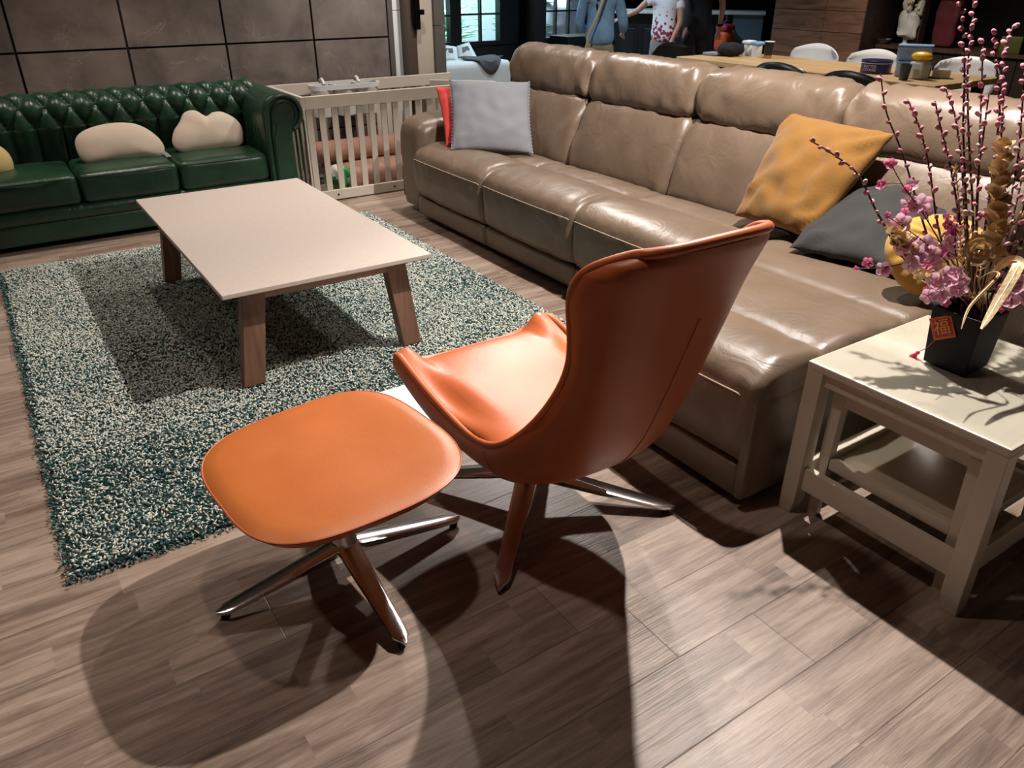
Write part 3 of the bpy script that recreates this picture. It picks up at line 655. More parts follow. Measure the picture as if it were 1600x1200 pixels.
cbasep = rrect(1.668, 3.25, .035, .158, .02)
for i in range(4):
    y1, y0 = YB[i], YB[i+1]; yc = y0-(.034 if i == 3 else 0); sp_, bp_ = (seatp, basep) if i < 3 else (chp, cbasep)
    obj('seat_cushion', loft(sp_, yc+.001, y1-.001, .04, .010, 5, 34, .0035, 9), MT['taupe'], sf, auto=60)
    obj('base_panel', loft(bp_, y0+.003, y1-.003, .015, .0, 1, 14), MT['taupe'], sf, auto=60)
    obj('back_cushion', loft(backp, y0+.001, y1-.001, .05, .012, 5, 30, .005, 8), MT['taupe'], sf, auto=60)
    obj('headrest', loft(headp, y0+.001, y1-.001, .055, .012, 5, 36, .010, 9), MT['taupe'], sf, auto=60)
    X0 = 2.323 if i < 3 else 1.646
    pts = [(X0+.003, y0+.02, .405)]+[(X0-.007*(1-(2*t-1)**2)**.8-.0015, y0+.035+(y1-y0-.07)*t, .4105) for t in [k/16 for k in range(17)]]+[(X0+.003, y1-.02, .405)]
    obj('seam', MB().tube(pts, .003, 6), MT['thread'], sf)
# end panel of the chaise
obj('side_panel', rbox(1.655, 3.3, 1.212, 1.256, .045, .40, .02, 12), MT['taupe'], sf)
arm = loft([(2.44, .04), (2.395, .06), (2.385, .3), (2.385, .52), (2.40, .585), (2.45, .625), (2.55, .645), (2.8, .66), (3.1, .665), (3.28, .64), (3.34, .5), (3.34, .05)], 4.70, 5.03, .085, .0, 5, 30, .002, 6)
obj('armrest', arm, MT['taupe'], sf, auto=60)
fpts = []
for k in range(40):
    t = k/39
    if t < .4: yy, zz = 4.745, .10+.44*t/.4
    elif t < .6: a = (t-.4)/.2*PI; yy, zz = 4.865-.12*math.cos(a), .54+.045*math.sin(a)
    else: yy, zz = 4.985, .54-.44*(t-.6)/.4
    dd_ = min(yy-4.70, 5.03-yy); ins = .085*(1-math.sqrt(max(0, 1-((.085-dd_)/.085)**2))) if dd_ < .085 else 0
    fpts.append((2.386+.85*ins+max(0, zz-.52)*.25, yy, zz))
obj('seam', MB().tube(fpts, .004, 6), MT['taupe'], sf)
obj('frame', MB().box(3.2, 3.36, 1.27, 4.98, .05, .8), MT['taupe'], sf, bevel=.02)
for x, y in ((2.5, 4.9), (3.2, 4.9), (1.8, 1.35), (3.2, 1.35), (2.5, 2.9), (3.2, 2.9)): obj('foot', MB().lathe([(0, 0), (.02, 0), (.025, .045), (0, .045)], (x, y, 0), 12), MT['blackp'], sf)

# ------------------------------------------------------------------ green chesterfield
GX0, GX1 = -.18, 1.57
gs = thing('chesterfield_sofa', (.69, 5.8, 0), 'dark green button-tufted leather sofa with rolled arms against the tiled wall', 'sofa')
obj('base', rbox(GX0-.03, GX1+.02, 5.36, 6.15, .035, .165, .02, 8), MT['green'], gs)
obj('front_roll', loft([(0, 0)], 0, 1) if False else rbox(GX0-.02, GX1+.01, 5.335, 6.0, .155, .25, .045, 10, nz=.002), MT['green'], gs)
for i in range(3):
    a = GX0+.005+i*.58; obj('seat_cushion', rbox(a, a+.572, 5.33, 5.88, .245, .425, .038, 16, (.004, .008, .020), nz=.005, ns=7), MT['green'], gs)
    pts = [(a+.03, 5.333, .405), (a+.29, 5.322, .408), (a+.542, 5.333, .405)]; obj('piping', MB().tube(cr_closed(pts, 6, False), .0035, 6), MT['greendk'], gs)
# tufted back: profile from the seat up and over the roll
BP = cr_closed([Vector(p+(0,)) for p in [(5.84, .34), (5.83, .42), (5.815, .50), (5.80, .58), (5.785, .66), (5.785, .73), (5.815, .79), (5.87, .828), (5.95, .84), (6.04, .825), (6.10, .77), (6.11, .68), (6.09, .6), (6.10, .3)]], 14, False)
arcl = [0.0]
for i in range(1, len(BP)): arcl.append(arcl[-1]+(BP[i]-BP[i-1]).length)
def tuft(u, s, rows, sp=.143, dz=.13, depth_=.044):
    # u along, s arc length; rows: (first button row s, last button row s)
    v = (s-rows[0])/dz; a = u/sp
    if v >= -0.02 and v <= (rows[1]-rows[0])/dz+.6:
        f1 = abs(math.sin(PI*(a+v/2))); f2 = abs(math.sin(PI*(a-v/2))); return depth_*((f1*f2)**.5)
    if v < 0:
        f = abs(math.sin(PI*a)); return depth_*(f**.5)*max(0, 1+v*.18)
    fade = max(0, 1-(v-(rows[1]-rows[0])/dz-.6)*.8); f1 = abs(math.sin(PI*(a+v/2))); f2 = abs(math.sin(PI*(a-v/2)))
    return depth_*((f1*f2)**.5)*fade
S_ROW = (.30, .43)
def tufted(Pr, arc, fromto, place, nu, rows=S_ROW, sp=.143, dep=.040):
    mb = MB(); G = []
    for j in range(nu+1):
        u = fromto[0]+(fromto[1]-fromto[0])*j/nu; row = []
        for i in range(len(Pr)):
            t = (Pr[min(i+1, len(Pr)-1)]-Pr[max(i-1, 0)]); nr = Vector((-t.y, t.x, 0)).normalized()
            d = tuft(u, arc[i], rows, sp, .13, dep)-dep*.6; edge = min(j, nu-j)/6
            q = Pr[i]+nr*(d*min(1, edge+.2)); row.append(place(u, q))
        G.append(row)
    return mb.grid(G)
mb = tufted(BP, arcl, (GX0-.12, GX1+.10), lambda u, q: Vector((u, q.x, q.y)), 300)
bk = obj('tufted_back', mb, MT['green'], gs, auto=70)
nb = 0
for r_ in range(2):
    s = S_ROW[0]+.13*r_; i = min(range(len(arcl)), key=lambda k: abs(arcl[k]-s)); t = BP[i+1]-BP[i-1]; nr = Vector((-t.y, t.x, 0)).normalized()
    for k in range(-2, 13):
        x = (k+(.5 if r_ % 2 else 0))*.143
        if GX0 < x < GX1-.01:
            q = BP[i]+nr*(-.6*.040+.003); o = obj('button', MB().ell((x, q.x, q.y), (.010, .006, .010), 8, 6), MT['green'], bk)
# rolled arms
def arm_profile(sgn, xi):   # outline in x,z: inner face, roll over the top, outer side
    P = [(0, .24), (-.0, .40), (.0, .52), (-.005, .60), (.0, .68), (.03, .745), (.09, .785), (.155, .79), (.22, .765), (.265, .70), (.268, .62), (.235, .555), (.19, .535), (.185, .48), (.19, .3), (.19, .05), (.1, .035), (.02, .05)]
    return [(xi+sgn*a, b) for a, b in P]
for sgn, xi in ((1, GX1), (-1, GX0)):
    pr = arm_profile(sgn, xi)
    obj('rolled_arm', loft(pr, 5.345, 6.16, .012, 0, 5, 30, .002, 8), MT['green'], gs, auto=60)
    fp = MB(); c = (xi+sgn*.14, .662)
    # scroll facing: flat keyhole panel plus two rolled pipes
    out = []
    for k in range(25):
        a = R(-50)+k/24*R(280); out.append((c[0]+sgn*.085*math.cos(a), 5.338, c[1]+.085*math.sin(a)))
    out = out[::1]+[(xi+sgn*.055, 5.338, .50), (xi+sgn*.05, 5.338, .06), (xi+sgn*.165, 5.338, .06), (xi+sgn*.165, 5.338, .52)]
    obj('arm_facing', fp.prism(out, (0, .012, 0)), MT['green'], gs, smooth=False, bevel=.004)
    for rad, tr in ((.118, .014), (.082, .007)):
        pts = []
        lx = .018 if rad > .1 else .045
        for k in range(8): pts.append((xi+sgn*lx, 5.336, .08+k*.066))
        for k in range(31):
            a = PI*1.02-k/30*PI*1.35; pts.append((c[0]+sgn*rad*math.cos(a), 5.334, c[1]+rad*math.sin(a)))
        obj('arm_piping', MB().tube(pts, tr, 8), MT['greendk' if rad < .1 else 'green'], gs)
    for k in range(34):
        if k < 12: p = (xi+sgn*.058, 5.334, .10+k*.038)
        elif k < 24: a = PI-(k-11)/12*PI*1.15; p = (c[0]+sgn*.068*math.cos(a), 5.334, c[1]+.068*math.sin(a))
        else: p = (xi+sgn*.158, 5.334, .50-(k-24)*.043)
        obj('stud', MB().ell(p, (.0045, .003, .0045), 6, 4), MT['stud'], gs)
    # gathered creases on the inner face of the arm
    for k in range(5): obj('crease', MB().tube([(xi-sgn*.001, 5.48+k*.085, .43), (xi-sgn*.004, 5.49+k*.08, .55), (xi+sgn*.002, 5.5+k*.08, .66)], [.002, .006, .002], 6), MT['green'], gs)
for x in (GX0+.05, GX1-.02):
    for y in (5.42, 6.05): obj('foot', MB().lathe([(0, 0), (.022, 0), (.03, .036), (0, .036)], (x, y, 0), 12), MT['blackp'], gs)

# ------------------------------------------------------------------ sofa cushions
def onplane(px, P0, nr):
    r = ray(*px); nr = Vector(nr); return CP + r*((Vector(P0)-CP).dot(nr)/r.dot(nr))
def throw(name, px, zb, back, th, mat, label, seed=0, dz=0, wr=.006, **kw):
    TL, TR, BR, BL = px; bl = atZ(*BL, zb[0]); br = atZ(*BR, zb[1]); dl, dr = depth(bl), depth(br)
    cs = (atD(*TL, dl+back[0]), atD(*TR, dr+back[1]), br, bl)
    return tag(obj(name, pillow(cs, th, 28, seed=seed, wr=wr, **kw), MT[mat], base=(bl+br)/2, auto=80), label, 'cushion')
gcush = throw('throw_pillow', ((703, 125), (827, 128), (832, 240), (706, 234)), (.505, .495), (.10, .14), .13, 'gray', 'square light grey cushion with a ruffled edge leaning by the sofa arm', 1, conc=.045)
throw('throw_pillow', ((681, 136), (790, 133), (800, 234), (697, 229)), (.505, .50), (.10, .14), .10, 'red', 'red cushion mostly hidden behind the grey cushion', 2, conc=.05)
throw('throw_pillow', ((1231, 175), (1398, 209), (1266, 374), (1148, 337)), (.525, .53), (.04, -.10), .15, 'mustard', 'square mustard yellow cushion leaning on the taupe backrest', 4, wr=.014, conc=.04)
throw('throw_pillow', ((1330, 258), (1560, 300), (1432, 436), (1233, 387)), (.515, .52), (.26, .25), .13, 'char', 'crumpled charcoal cushion slumped between the mustard cushion and the round yellow one', 7, wr=.014, conc=.05)
# scalloped ruffle on the grey cushion
me = gcush.data
TLg, TRg = atD(703, 125, depth(atZ(706, 234, .505))+.10), atD(827, 128, depth(atZ(832, 240, .495))+.14)
BRg, BLg = atZ(832, 240, .495), atZ(706, 234, .505)
for A, B_, s_ in ((TLg, BLg, -1), (TRg, BRg, 1)):
    pts = []; mid = (TLg+BRg)/2
    for k in range(61):
        t = k/60; p = A.lerp(B_, t); bow = (mid-p); bow = Vector((bow.x, bow.y, 0)); pts.append(p+bow.normalized()*.013*4*t*(1-t)+Vector((0, 0, .0))+bow.normalized()*.004*math.sin(k*2.2))
    obj('ruffle', MB().tube(pts, [.006+.002*math.sin(k*2.2+1) for k in range(61)], 6), MT['gray'], gcush)
# round pleated cushion
P0 = atZ(1440, 462, .515); nr = Vector((-.50, -.62, .6)).normalized()
outl = []
for k in range(16):
    a = 2*PI*k/16; px = (1463+80*math.cos(a), 396+66*math.sin(a)-6*math.cos(2*a)); outl.append(onplane(px, P0+Vector((.0, .0, .02)), nr))
rc = obj('round_pillow', puffshape(outl, .15, 14, smooth_n=6, pleat=.006, pw=.5), MT['yellow'], base=P0, auto=80)
tag(rc, 'round yellow pleated cushion behind the vase of flowers', 'cushion')
cc = sum(outl, Vector())/16; obj('button', MB().ell(cc+nr*.066, (.014, .014, .014), 10, 6), MT['yellow'], rc)
# plush cushions on the green sofa
def z5(c): return (100+c[0]/5.333, 150+c[1]/5.333)
def plush(outc, conv, y0, label, mat='plush', th=.14, seed=0):
    nr = Vector((0, -1, .42)).normalized(); P0 = Vector((.8, y0, .43)); o = [onplane(conv(c), P0, nr) for c in outc]
    return tag(obj('plush_cushion', puffshape(o, th, 12, seed=seed, wr=.008, pw=.5, smooth_n=3), MT[mat], base=sum(o, Vector())/len(o), auto=80), label, 'cushion')
bean = plush([(90,400),(110,330),(190,275),(330,235),(480,222),(600,235),(700,280),(790,350),(835,420),(835,480),(790,515),(650,530),(450,555),(300,578),(200,570),(130,510)], z5, 5.62, 'oblong cream plush cushion with rounded ends on the middle green seat', seed=1)
tg = onplane((262, 244), Vector((.8, 5.58, .43)), Vector((0, -1, .42)))
obj('cloth_tag', MB().prism([tg+Vector((-.03, 0, .03)), tg+Vector((-.005, 0, .03)), tg+Vector((.025, 0, -.005)), tg+Vector((-.01, 0, -.005))], (0, .002, 0)), MT['paper'], bean, smooth=False)
plush([(900,370),(915,290),(960,220),(990,150),(1040,122),(1100,125),(1180,170),(1230,140),(1300,130),(1380,160),(1450,210),(1485,270),(1497,340),(1480,400),(1400,432),(1250,452),(1100,470),(1000,478),(940,450),(910,410)], z5, 5.62, 'cloud-shaped cream plush cushion beside the right arm of the green sofa', seed=5, th=.13)
plush([(22, 262), (14, 240), (-6, 226), (-34, 226), (-56, 244), (-60, 266), (-40, 280), (-8, 281), (14, 276)], lambda c: c, 5.62, 'rounded yellow plush cushion cut off by the left edge of the photo', 'plushy', .13, 9)

# ------------------------------------------------------------------ playpen
PX0, PX1, PY0, PY1 = 1.905, 3.47, 5.45, 6.17
pp = thing('playpen', (2.7, 5.8, 0), 'cream slatted wooden baby playpen beside the green sofa', 'playpen')
def rail(x0, x1, y0, y1, nm, z0, z1): obj(nm, MB().box(x0, x1, y0, y1, z0, z1), MT['playw'], pp, smooth=False, bevel=.003)
rail(PX0, PX1, PY0, PY0+.03, 'top_rail', .655, .74); rail(PX0, PX1, PY0, PY0+.03, 'bottom_rail', .01, .08)
rail(PX0, PX1, PY1, PY1+.03, 'top_rail', .655, .74); rail(PX0, PX1, PY1, PY1+.03, 'bottom_rail', .01, .08)
rail(PX0-.03, PX0, PY0, PY1+.03, 'top_rail', .655, .74); rail(PX0-.03, PX0, PY0, PY1+.03, 'bottom_rail', .01, .08)
sl0 = None
def slat(x, y, ax):
    global sl0
    if sl0 is None or sl0[0] != ax:
        a, b = (.022, .007) if ax == 'x' else (.007, .022)
        o = obj('slat', MB().box(-a, a, -b, b, .075, .66), MT['playw'], None, smooth=False, bevel=.002); o.parent = pp; sl0 = (ax, o)
    else:
        o = sl0[1].copy(); COL.objects.link(o); o.parent = pp
    o.location = Vector((x, y, 0))-Vector((2.7, 5.8, 0))
for k in range(17): slat(PX0+.022+k*.0948, PY0+.015, 'x')
for k in range(17): slat(PX0+.022+k*.0948, PY1+.015, 'x')
sl0 = None
for k in range(8): slat(PX0-.015, PY0+.02+k*.097, 'y')
# right side panel swung open inwards as a gate
gd = Vector((-.34, .30, 0)).normalized(); gn = Vector((-gd.y, gd.x, 0)); H0 = Vector((PX1-.01, PY0+.05, 0))
def gbox(t0, t1, z0, z1, wd=.012):
    a, b = H0+gd*t0, H0+gd*t1; lo = [a-gn*wd, b-gn*wd, b+gn*wd, a+gn*wd]
    return [p+Vector((0, 0, z0)) for p in lo], [p+Vector((0, 0, z1)) for p in lo]
gate = obj('gate', MB().hull8(*gbox(0, .50, .655, .74)).hull8(*gbox(0, .50, .03, .09)), MT['playw'], pp, smooth=False, bevel=.002)
for k in range(6): obj('slat', MB().hull8(*gbox(.01+k*.09, .05+k*.09, .09, .655, .007)), MT['playw'], gate, smooth=False)
for px, py in ((530, 310), (617, 296)):
    q = atY(px, py, PY0-.001); obj('screw', MB().lathe([(0, -.001), (.007, -.001), (.007, .002), (0, .002)], (q.x, PY0-.002, .045), 10, Matrix.Rotation(R(90), 3, 'X')), MT['blackm'], pp)
for x in (PX0+.05, PX1-.05):
    for y in (PY0+.015, PY1+.015): obj('foot', MB().box(x-.02, x+.02, y-.012, y+.012, 0, .012), MT['playw'], pp, smooth=False)
# hanging organiser
og = thing('hanging_organiser', (2.42, 6.05, .62), 'white hanging tray with three clear pockets hooked on the playpen back rail', 'organiser')
mb = MB(); tray = []
for k in range(40):
    a = 2*PI*k/40; ca, sa = math.cos(a), math.sin(a); tray.append((2.45+math.copysign(abs(ca)**.5, ca)*.285, 6.06+math.copysign(abs(sa)**.5, sa)*.085))
for (xx, yy), (x2, y2) in zip(tray, tray[1:]+tray[:1]):
    c = Vector((2.45, 6.06, 0))
    def sh(x, y, k): return (c.x+(x-c.x)*k, c.y+(y-c.y)*(1-(1-k)*2.2), 0)
    a1, b1, a2, b2 = (xx, yy), (x2, y2), sh(xx, yy, .94), sh(x2, y2, .94)
    mb.add([(a1[0], a1[1], .735), (b1[0], b1[1], .735), (b2[0], b2[1], .735), (a2[0], a2[1], .735), (a1[0], a1[1], .70), (b1[0], b1[1], .70), (b2[0], b2[1], .70), (a2[0], a2[1], .70)], [(0,1,2,3),(7,6,5,4),(0,4,5,1),(3,2,6,7)])
obj('tray_rim', mb, MT['whitep'], og)
for k in range(2): obj('divider', MB().box(2.35+k*.19, 2.365+k*.19, 5.985, 6.135, .70, .733), MT['whitep'], og, smooth=False)
for k in range(3): obj('pocket', MB().lathe([(.055, .50), (.07, .51), (.08, .70), (.083, .70), (.074, .505), (.055, .495)], (2.26+k*.19, 6.06, 0), 20), MT['frost'], og)
for x in (2.31, 2.60): obj('hook', MB().tube([(x, 6.12, .725), (x, 6.15, .755), (x, 6.17, .762), (x, 6.205, .755), (x, 6.212, .70)], .012, 8), MT['whitep'], og)
# things inside the playpen
tag(obj('bolster', rbox(2.10, 2.95, 5.92, 6.13, .16, .32, .075, 12, nz=.004), MT['bolster'], base=(2.5, 6.0, .1)), 'long pinkish brown bolster lying along the back of the playpen', 'cushion')
tag(obj('floor_cushion', rbox(2.30, 3.10, 5.68, 6.14, .012, .155, .04, 12, (.0, .01, .012), nz=.004), MT['bolster'], base=(2.7, 5.9, 0)), 'thick pinkish brown mat folded on the playpen floor under the bolster', 'mat')
ballc = Vector((2.16, 5.64, .112)); bmv = MB().ell(ballc, .108, 24, 16)
fm = []
for f in bmv.f:
    c = sum((Vector(bmv.v[i]) for i in f), Vector())/len(f)-ballc; a = math.atan2(c.z, c.x)+.5*c.y/.1; s_ = int((a/(2*PI)*6) % 6); fm.append([0, 1, 0, 2, 0, 1][s_])
tag(obj('ball', bmv, MT['greenb'], base=ballc-Vector((0, 0, .108)), merge=False, mats=[MT['greenb'], MT['whiteb'], MT['yellowb']], fmat=fm), 'green white and yellow patched ball on the playpen floor', 'ball')
tag(obj('storage_tub', rbox(3.15, 3.3, 5.85, 6.0, .0, .16, .02, 6), MT['white'], base=(3.2, 5.9, 0)), 'small white tub at the back of the playpen floor', 'tub')

# ------------------------------------------------------------------ side tables
st = thing('side_table', (2.1, .89, 0), 'white square side table with a glass top beside the chaise', 'table')
AX0, AX1, AY0, AY1 = 1.795, 2.395, .605, 1.17
obj('tabletop', MB().box(AX0, AX1, AY0, AY1, .498, .522), MT['white'], st, smooth=False, bevel=.004)
obj('glass_top', MB().box(AX0+.008, AX1-.008, AY0+.008, AY1-.008, .5225, .5285), MT['pane'], st, smooth=False, label='clear glass sheet on the tabletop')
def sleg(cx, cy, sx, sy):
    lo = [(cx+a*.021+sx*.012, cy+b*.021+sy*.012, 0) for a, b in ((-1, -1), (1, -1), (1, 1), (-1, 1))]
    m_ = [(cx+a*.026+sx*.006, cy+b*.026+sy*.006, .05) for a, b in ((-1, -1), (1, -1), (1, 1), (-1, 1))]
    hi = [(cx+a*.026, cy+b*.026, .498) for a, b in ((-1, -1), (1, -1), (1, 1), (-1, 1))]
    mb = MB().hull8(lo, m_); mb.add(m_+hi, [(4,5,6,7),(0,1,5,4),(1,2,6,5),(2,3,7,6),(3,0,4,7)]); return mb
for cx, sx in ((AX0+.027, -1), (AX1-.027, 1)):
    for cy, sy in ((AY0+.027, -1), (AY1-.027, 1)): obj('leg', sleg(cx, cy, 0, sy), MT['white'], st, smooth=False, bevel=.002)
for x in (AX0+.016, AX1-.036):
    obj('apron', MB().box(x, x+.02, AY0+.05, AY1-.05, .455, .498), MT['white'], st, smooth=False, bevel=.002)
    obj('stretcher', MB().box(x, x+.022, AY0+.045, AY1-.045, .095, .172), MT['white'], st, smooth=False, bevel=.003)
for y in (AY0+.016, AY1-.036):
    obj('apron', MB().box(AX0+.05, AX1-.05, y, y+.02, .455, .498), MT['white'], st, smooth=False, bevel=.002)
    obj('stretcher', MB().box(AX0+.045, AX1-.045, y, y+.022, .095, .172), MT['white'], st, smooth=False, bevel=.003)
nt = thing('nesting_table', (2.08, .89, 0), 'smaller white nesting table with a glossy lower shelf tucked under the side table', 'table')
BX0, BX1, BY0, BY1 = 1.848, 2.338, .668, 1.107
obj('tabletop', MB().box(BX0, BX1, BY0, BY1, .43, .45), MT['white'], nt, smooth=False, bevel=.003)
for x in (BX0+.018, BX1-.018):
    for y, s_ in ((BY0+.02, -1), (BY1-.02, 1)): obj('leg', MB().hull8([(x+a*.014, y+b*.015+s_*.006, 0) for a, b in ((-1,-1),(1,-1),(1,1),(-1,1))], [(x+a*.017, y+b*.019, .43) for a, b in ((-1,-1),(1,-1),(1,1),(-1,1))]), MT['white'], nt, smooth=False, bevel=.002)
for x in (BX0+.008, BX1-.026): obj('apron', MB().box(x, x+.018, BY0+.035, BY1-.035, .395, .43), MT['white'], nt, smooth=False)
for y in (BY0+.008, BY1-.026): obj('apron', MB().box(BX0+.03, BX1-.03, y, y+.018, .395, .43), MT['white'], nt, smooth=False)
for x in (BX0+.006, BX1-.03): obj('shelf_rail', MB().box(x, x+.024, BY0+.035, BY1-.035, .18, .215), MT['white'], nt, smooth=False, bevel=.002)
for y in (BY0+.006, BY1-.03): obj('shelf_rail', MB().box(BX0+.03, BX1-.03, y, y+.024, .18, .215), MT['white'], nt, smooth=False, bevel=.002)
obj('shelf', MB().box(BX0+.03, BX1-.03, BY0+.03, BY1-.03, .188, .20), pm('glossy_cream_shelf', '#c8bda6', .12, coat=.6), nt, smooth=False, label='glossy cream shelf panel')

# ------------------------------------------------------------------ vase and arrangement
VF = Vector((2.052, .864, 0)); e1 = Vector((0, -1, 0)); e2 = Vector((1, 0, 0)); VS = .118
VC = VF - e1*VS/2 + e2*VS/2; ZT = .529
def sq(h, z): return [VC+(-e1*h-e2*h)+Vector((0, 0, z)), VC+(e1*h-e2*h)+Vector((0, 0, z)), VC+(e1*h+e2*h)+Vector((0, 0, z)), VC+(-e1*h+e2*h)+Vector((0, 0, z))]
mb = MB(); A, B_, C_, D_ = sq(.059, ZT), sq(.069, ZT+.165), sq(.064, ZT+.165), sq(.055, ZT+.03)
v = A+B_+C_+D_; f = [(3,2,1,0)]
for a, b in ((0, 4), (4, 8), (8, 12)): f += [(a+i, a+(i+1) % 4, b+(i+1) % 4, b+i) for i in range(4)]
f.append((12, 13, 14, 15)); mb.add(v, f)
tag(obj('vase', mb, MT['black'], base=(VC.x, VC.y, ZT), smooth=False, bevel=.002), 'square black flared vase on the glass-topped side table', 'vase')
# charm hanging on the vase front
nF = -e2; tc_ = onplane((1473, 512), VF+nF*.012+Vector((0, 0, .6)), nF+Vector((0, 0, .07)))
charm = thing('lucky_charm', tc_, 'small red and gold good-luck charm with a tassel hanging on the black vase', 'charm')
u1 = (e1*math.cos(R(30))+Vector((0, 0, 1))*math.sin(R(30))).normalized(); nn = (nF+Vector((0, 0, .07))).normalized(); u2 = nn.cross(u1)*1
if u2.z < 0: u2 = -u2
hs = .031
def tq(h, o): return [tc_+(u1*a+u2*b)*h+nn*o for a, b in ((-1, -1), (1, -1), (1, 1), (-1, 1))]
obj('card_rim', MB().prism(tq(hs, 0), nn*.002), MT['tagor'], charm, smooth=False)
obj('card', MB().prism(tq(hs*.80, .0021), nn*.001), MT['tagred'], charm, smooth=False)
tm = text_mesh('福', .047, .0005); tm.materials.append(MT['taggold'])
to = bpy.data.objects.new('gold_character', tm); COL.objects.link(to); to.parent = charm
Mx = Matrix((u1, u2, nn)).transposed().to_4x4(); Mx.translation = nn*.0038; to.matrix_local = Mx
te = atZ(1434, 551, ZT+.012); cpt = tc_-u2*hs-u1*hs*.9+nn*.002
obj('string', MB().tube([cpt, cpt.lerp(te, .5)+Vector((0, 0, -.006)), te+Vector((.008, 0, .002))], .0012, 5), MT['tagred'], charm)
mb = MB(); td = (te-cpt).normalized()
for k in range(14):
    s_ = Vector((random.uniform(-1, 1), random.uniform(-1, 1), random.uniform(-.6, .6)))*.008; mb.tube([te, te+td*.016+s_*.9, te+td*.032+s_*1.4], .0019, 4)
mb.ell(te, .006, 8, 6); obj('tassel', mb, MT['tassel'], charm)
VO = VC+Vector((0, 0, ZT+.12)); VTOP = VC+Vector((0, 0, ZT+.165)); D0 = depth(VTOP)
def branch_path(px, dd, bo, n=8):
    # px: list of pixels from the tip down; dd: depth offset at the tip
    base = VO+Vector((bo[0], bo[1], -.08)); mouth = VTOP+Vector((bo[0]*1.2, bo[1]*1.2, 0))
    P = [base, mouth]; m = len(px)
    for k, q in enumerate(reversed(px)): P.append(atD(q[0], q[1], D0+dd*(k+1)/m))
    return cr_closed(P, n, False)
CATM = None
def catkin_mesh():
    mb = MB().ell((0, 0, .006), (.0068, .0068, .0100), 8, 6); me = obj('catkin_source', mb, MT['catkin']); d = me.data; bpy.data.objects.remove(me); return d
cat_a = catkin_mesh(); cat_a.name = 'catkin'
cat_b = cat_a.copy(); cat_b.materials.clear(); cat_b.materials.append(MT['catkin2'])
def willow(px, dd, bo, cats, label, group, s0=.35, sc_=1.0):
    P = branch_path(px, dd, bo); b = thing('willow_branch', P[0], label, 'branch', group)
    n = len(P); rad = [.0038-.0020*i/n for i in range(n)]
    stem = obj('stem', MB().tube(P, rad, 6), MT['bark'], b)
    Ls = [0]
    for i in range(1, n): Ls.append(Ls[-1]+(P[i]-P[i-1]).length)
    for k in range(cats):
        s_ = Ls[-1]*(s0+(1-s0)*((k+.5)/cats)**.85); i = max(j for j in range(n-1) if Ls[j] <= s_); p = P[i].lerp(P[i+1], (s_-Ls[i])/max(1e-6, Ls[i+1]-Ls[i])); t = (P[i+1]-P[i]).normalized()
        a = k*2.4+random.uniform(-.4, .4); x = t.orthogonal().normalized(); y = t.cross(x); d = (t*.9+(x*math.cos(a)+y*math.sin(a))).normalized()
        o = bpy.data.objects.new('catkin', cat_a if (k > cats*.55 or random.random() < .4) else cat_b); COL.objects.link(o); o.parent = b
        q = d.to_track_quat('Z', 'Y'); s = random.uniform(.75, 1.15)*sc_; o.matrix_local = Matrix.Translation(p-P[0]+d*.001) @ q.to_matrix().to_4x4() @ Matrix.Diagonal((s, s, s, 1))
WG = 'pussy willow branches in the black vase'
wl = [
 ([(1265, 219), (1300, 240), (1340, 272), (1372, 335), (1425, 420)], -.05, (-.02, .02), 15, 'willow branch arching far left across the mustard cushion', .42),
 ([(1376, 115), (1385, 175), (1412, 245), (1440, 340), (1470, 430)], .06, (-.015, .025), 12, 'sparse dark willow branch with its bare tip against the far backrest', .3),
 ([(1418, 155), (1437, 200), (1452, 262), (1465, 350), (1490, 440)], .0, (-.01, .01), 20, 'willow branch with a pale forked tip left of the tall centre stems', .35),
 ([(1461, 158), (1470, 200), (1485, 260), (1500, 350), (1510, 450)], -.05, (.0, -.01), 20, 'short willow branch ending in a cluster of rose buds', .3),
 ([(1476, 135), (1492, 180), (1503, 260), (1508, 360), (1515, 450)], .05, (.0, .02), 20, 'willow branch with a leaning tip between the rose-bud one and the tallest branch', .3),
 ([(1496, -60), (1503, 20), (1507, 110), (1505, 200), (1510, 330), (1516, 450)], .0, (.005, .0), 30, 'tallest thick willow branch rising out of the top of the photo', .3),
 ([(1527, -40), (1520, 30), (1512, 110), (1514, 220), (1520, 330), (1520, 450)], .05, (.01, .015), 30, None, .3),
 ([(1536, 60), (1534, 130), (1532, 190), (1528, 300), (1522, 440)], .1, (.015, .02), 20, None, .3),
 ([(1545, 148), (1538, 200), (1528, 280), (1524, 440)], -.02, (.01, -.01), 12, None, .35),
 ([(1555, 48), (1556, 95), (1562, 160), (1555, 240), (1540, 350), (1525, 450)], .02, (.02, -.0), 28, 'dense pink-budded willow branch standing left of the gold leaf spray', .3),
 ([(1585, 38), (1570, 75), (1568, 150), (1562, 240), (1548, 350), (1530, 450)], .1, (.02, .02), 28, 'willow branch whose tip bends right just under the top right corner', .3),
 ([(1602, 98), (1597, 170), (1590, 250), (1570, 350), (1535, 450)], -.03, (.025, -.01), 22, 'willow branch rising behind the gold leaf spray at the right edge', .3),
 ([(1612, 150), (1603, 240), (1585, 330), (1550, 440)], .06, (.025, .015), 20, None, .3),
 ([(1640, 130), (1622, 230), (1598, 330), (1560, 440)], -.06, (.02, -.02), 20, None, .3),
 ([(1660, 240), (1625, 320), (1590, 390), (1556, 450)], -.1, (.025, -.02), 16, 'willow branch leaning furthest right at the edge of the photo', .3)]
for px, dd, bo, cn, lab, s0 in wl: willow(px, dd, bo, cn, lab or 'upright dark red willow branch studded with pink catkins in the vase', WG, s0)

